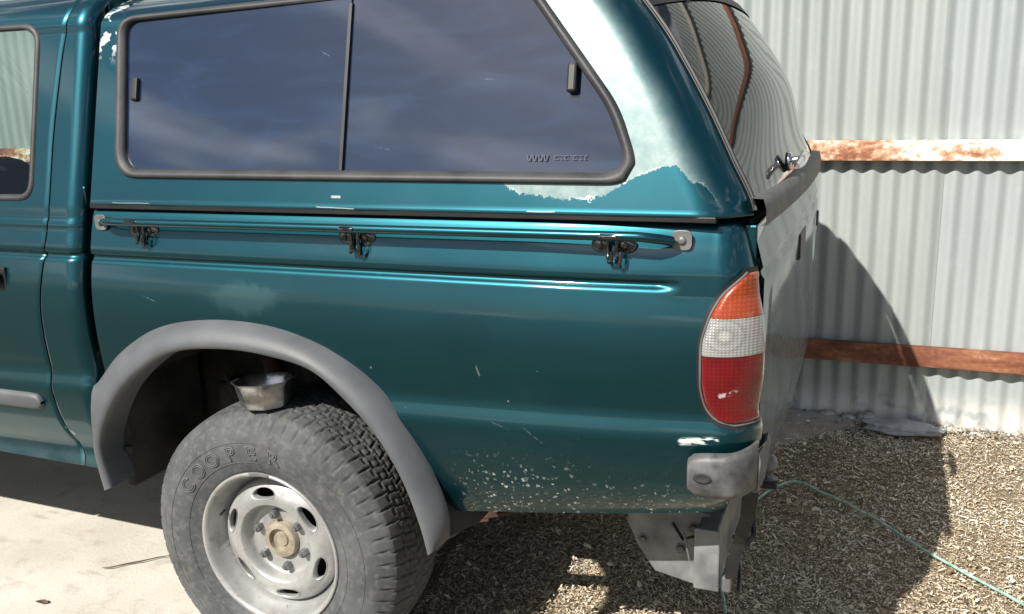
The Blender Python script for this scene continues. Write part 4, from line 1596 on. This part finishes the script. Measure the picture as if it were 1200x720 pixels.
# grey rub strip, door handle
V = []
ms_ = [-1.47 + i * .05 for i in range(14)] + [-.80, -.76, -.735, -.722, -.717]
for i, x in enumerate(ms_):
    e = max(0, (x + .745) / .028)
    h = .026 * sqrt(max(.02, 1 - min(1, e)**2))
    zc = .701 + .02 * (x + .717) * .4
    for (dz, out) in ((-h, .0), (-h * .85, .010), (-h * .4, .014), (h * .4, .014), (h * .85, .010), (h, .0)):
        V.append((x, cab_y(zc + dz, x) - out + .001, zc + dz))
mk('rub_strip', V, grid_faces(len(ms_), 6), M_FLARE, rd)
box('door_handle', (-.99, -.030, 1.030), (-.797, -.010, 1.072), M_CHROMEW, rd, bevel=.009)
box('handle_recess', (-1.0, -.008, 1.020), (-.788, .004, 1.082), M_BLACK, rd, bevel=.003)
mirror_part(rd); mirror_part(fd)
# dark space behind the shut lines and the sill
V = []
for z in czs:
    x = xsh(z)
    V += [(x - .02, cab_y(z, x) + .012, z), (x + .02, cab_y(z, x) + .012, z)]
jamb = part(mk('door_jamb', V, grid_faces(len(czs), 2), M_BLACK)); mirror_part(jamb)
V = []
for z in czs:
    V += [(-1.51, cab_y(z, -1.49) + .012, z), (-1.47, cab_y(z, -1.49) + .012, z)]
j2 = part(mk('door_jamb', V, grid_faces(len(czs), 2), M_BLACK)); mirror_part(j2)
sill = part(box('sill', (-2.44, .055, .508), (-.545, .14, .540), M_CAB, bevel=.018, seg=4)); mirror_part(sill)
part(box('cab_floor', (-2.44, .075, .512), (-.54, 1.525, .545), M_UNDER, bevel=.01))
# cab rear wall with its window band, roof, dashboard, seats
part(box('cab_back_wall', (-.545, .06, .52), (-.524, 1.54, 1.30), M_TEAL, bevel=.006))
part(box('cab_back_wall_top', (-.545, .22, 1.66), (-.524, 1.38, 1.84), M_TEAL, bevel=.006))
V = []
rxs = [-1.84 + i * .0826 for i in range(16)] + [-.56, -.535, -.524]
for x in rxs:
    for k in range(17):
        t = k / 16; u = 2 * t - 1
        V.append((x, .426 + .748 * t, 1.848 + .022 * (1 - u * u) - (.02 * max(0, (x + .57) / .046)**2 if x > -.57 else 0)))
part(mk('cab_roof', V, grid_faces(len(rxs), 17), M_CAB))
V = [(-2.45, .10, 1.25), (-2.45, 1.5, 1.25), (-1.85, 1.3, 1.85), (-1.85, .3, 1.85)]
part(mk('windscreen', V, [(0, 1, 2, 3)], M_CABGLASS, smooth=False))
part(box('dashboard', (-2.44, .10, .95), (-2.1, 1.5, 1.22), M_BLACK, bevel=.04))
for (xa, xb, w0, w1) in ((-.92, -.76, .18, 1.42), (-1.66, -1.50, .2, .72), (-1.66, -1.50, .88, 1.4)):
    part(box('seat_back', (xa, w0, .75), (xb, w1, 1.34), M_SEAT, bevel=.06, seg=3, rot=Matrix.Rotation(.16, 3, 'Y')))
    part(box('seat_base', (xa - .44, w0, .60), (xa + .04, w1, .80), M_SEAT, bevel=.05, seg=3))
# nose of the truck
V = []
nxs = [-2.46, -2.6, -2.9, -3.2, -3.5, -3.62, -3.68]
for x in nxs:
    t = (x + 2.46) / -1.22
    zt = 1.22 - .16 * t**1.5 - (.10 if x < -3.6 else 0)
    for k in range(25):
        u = -1 + 2 * k / 24
        y = YC + u * (.80 - .05 * t**3)
        V.append((x, y, zt + .035 * (1 - u**4) - .05 * abs(u)**8))
part(mk('bonnet', V, grid_faces(len(nxs), 25), M_TEAL))
V = []
fz = [.56, .65, .75, .80, .82, .86, .95, 1.05, 1.12, 1.16, 1.20]
fxs = [-2.466 - i * .03 for i in range(41)]
for z in fz:
    for x in fxs:
        t = (x + 2.46) / -1.22
        zz = z if z < 1.0 else 1.0 + (z - 1.0) * (1 - .72 * t**1.5)
        V.append((x, prof_y(min(z, 1.24), x) + .05 * t**3, zz))
def kf(i, j):
    a, b = V[i * 41 + j], V[(i + 1) * 41 + j + 1]
    return hypot((a[0] + b[0]) / 2 + 3.0, (a[2] + b[2]) / 2 - .40) > .47
fw = part(mk('front_wing', V, grid_faces(len(fz), 41, kf), M_TEAL)); mirror_part(fw)
V, F = [], []
tube_geo([(-3.0 + .47 * cos(pi * i / 30), -.02, .40 + .47 * sin(pi * i / 30)) for i in range(31)], .035, 8, True, V, F)
ff = part(mk('front_arch_flare', V, F, M_FLARE)); mirror_part(ff)
part(box('grille', (-3.70, .35, .80), (-3.66, 1.25, 1.02), M_BLACK, bevel=.015))
for y in (.08, 1.26):
    part(box('headlight', (-3.70, y, .82), (-3.64, y + .26, 1.0), M_CLEAR, bevel=.02))
part(box('front_bumper', (-3.80, .02, .50), (-3.62, 1.58, .78), M_FLARE, bevel=.04, seg=4))
part(box('engine_block', (-3.5, .35, .50), (-2.5, 1.25, 1.0), M_UNDER, bevel=.03))
part(tube('front_axle', [(-3.0, .12, .366), (-3.0, 1.48, .366)], .04, M_UNDER, n=12))

# ------------------------------------------------------------------ loose things
# chrome cap standing on the tyre
V = []
cap_c = Vector((-.006, .064, .7445))
prof_c = [(.0005, .004), (.052, .004), (.056, .0), (.060, .004), (.066, .028), (.072, .058), (.080, .066), (.080, .069), (.075, .068), (.068, .058), (.062, .030), (.056, .010), (.0005, .010)]
NF = 64
for r, z in prof_c:
    for k in range(NF):
        a = 2 * pi * k / NF
        # eight flats with soft corners
        q = (a + .2) % (pi / 4) - pi / 8
        fl = cos(pi / 8) / cos(q) * 1.04
        rr = r * (fl * .8 + .2)
        V.append((rr * cos(a), rr * sin(a), z))
cap = fix(mk('hub_cap', V, grid_faces(len(prof_c), NF, closed=True), M_CAP), 35)
cap.location = cap_c
cap.rotation_euler = (radians(-3), radians(-3), 0)
tag(cap, 'faceted chrome hub cap standing upside down on top of the rear tyre', 'hub cap')

# green cord over the mulch
cpts = [(1.10, .45), (1.075, .705), (1.04, .842), (1.025, 1.05), (1.041, 1.31), (1.09, 1.48), (1.193, 1.598), (1.30, 1.55), (1.409, 1.484), (1.51, 1.40), (1.614, 1.293), (1.70, 1.215), (1.789, 1.129), (1.892, 1.03), (2.02, .90), (2.2, .66), (2.5, .4)]
cc = resample([(x, y, 0) for x, y in cpts], 160)
V, F = tube_geo([(p.x + .004 * mnoise.noise((i * .3, 0, 0)), p.y + .004 * mnoise.noise((0, i * .3, 0)), ground_z(p.x, p.y) + .021 + .004 * mnoise.noise((i * .15, 3, 0))) for i, p in enumerate(cc)], .0050, 6)
tag(mk('garden_cord', V, F, M_CORD), 'thin green cord lying across the straw behind the truck', 'cord')

# fibre board and mortar lump by the fence foot
def slab(name, poly, z0f, th, mat, jitter=.0):
    m = len(poly)
    V = [(x, y, z0f(x, y) + th) for x, y in poly] + [(x, y, z0f(x, y)) for x, y in poly]
    F = [tuple(range(m)), tuple(range(m, 2 * m))[::-1]] + [(i, m + i, m + (i + 1) % m, (i + 1) % m) for i in range(m)]
    return fix(mk(name, V, F, mat, smooth=False))
bp = round_poly([(.62, 1.72), (1.02, 1.80), (1.40, 2.13), (1.30, 2.19), (.70, 2.20)], .02, 4)
bp = [(p.x + .008 * mnoise.noise((p.x * 20, p.y * 20, 0)), p.y + .008 * mnoise.noise((p.x * 20, p.y * 20, 4))) for p in resample([(p.x, p.y, 0) for p in bp], 60, True, False)]
tag(slab('fibre_board', bp, lambda x, y: .050 + (y - 1.8) * .13, .014, M_BOARD), 'pinkish flat board lying at the foot of the fence behind the tailgate', 'board')
def lump(name, c, sx, sy, sz, seed, mat, sub=3):
    bm = bmesh.new()
    bmesh.ops.create_icosphere(bm, subdivisions=sub, radius=1)
    for v in bm.verts:
        d = 1 + .30 * mnoise.noise(v.co * 1.7 + Vector((seed, 0, 0))) + .16 * mnoise.noise(v.co * 4 + Vector((0, seed, 0)))
        v.co = Vector((v.co.x * sx * d, v.co.y * sy * d, v.co.z * sz * d))
    me = bpy.data.meshes.new(name)
    bm.to_mesh(me); bm.free()
    me.polygons.foreach_set('use_smooth', [True] * len(me.polygons))
    me.materials.append(mat)
    o = bpy.data.objects.new(name, me)
    COL.objects.link(o)
    o.location = c
    return o
tag(lump('mortar_lump', (1.575, 2.115, .112), .155, .062, .024, 3.3, M_LUMP, 4), 'flat grey lump of set mortar at the fence foot beside the board', 'mortar lump')
for k, (x, y, s, lab) in enumerate([(1.27, 2.205, .030, 'small dark stone at the fence foot behind the board'), (1.36, 2.195, .026, 'small pale stone between board and mortar lump'),
                                    (1.43, 2.205, .034, 'brownish stone at the fence foot left of the mortar lump')]):
    tag(lump('stone', (x, y, ground_z(x, y) + s * .5), s * 1.5, s, s * .8, 11 + k * 5, M_STONE, 2), lab, 'stone', 'stones along the fence foot')
# rubble along the foot of the sheets
V = []; F = []
for k in range(2200):
    x = rnd.uniform(-2.5, 3.6); y = FY - .012 - abs(rnd.gauss(0, .05))
    s = rnd.uniform(.003, .012)
    c = Vector((x, y, ground_z(x, y) + .012 + s * .4))
    b = len(V)
    for d in ((1, 0, 0), (-1, 0, 0), (0, 1, 0), (0, -1, 0), (0, 0, 1), (0, 0, -1)):
        V.append(c + Vector(d) * s * rnd.uniform(.6, 1.3))
    F += [(b + i, b + j, b + q) for i, j, q in ((0, 2, 4), (2, 1, 4), (1, 3, 4), (3, 0, 4), (2, 0, 5), (1, 2, 5), (3, 1, 5), (0, 3, 5))]
tag(mk('rubble', V, F, M_STONE, smooth=False), 'crumbled grey grit along the foot of the fence', 'rubble', kind='stuff')

# twig and dead leaf on the concrete
tw = [(-.93, .28), (-.90, .292), (-.865, .335), (-.83, .36), (-.80, .40), (-.76, .425)]
V, F = tube_geo([(x, y, GZ + .006 + .002 * (i % 2)) for i, (x, y) in enumerate(tw)], [.0015, .0025, .0028, .0026, .0022, .001], 6)
tag(mk('twig', V, F, M_TWIG), 'thin brown twig lying on the concrete in front of the tyre', 'twig')
V = []
for i in range(7):
    t = i / 6
    w = .011 * sin(pi * min(1, t * 1.02)) + .0004
    V += [(-.965 + .04 * t, .05 - w + .01 * t, GZ + .008 + .004 * sin(5 * t)), (-.965 + .04 * t, .05 + .01 * t, GZ + .004 + .003 * sin(5 * t)), (-.965 + .04 * t, .05 + w + .01 * t, GZ + .009)]
tag(mk('dead_leaf', V, grid_faces(7, 3), M_TWIG), 'small curled dead leaf on the concrete at the lower left', 'leaf')
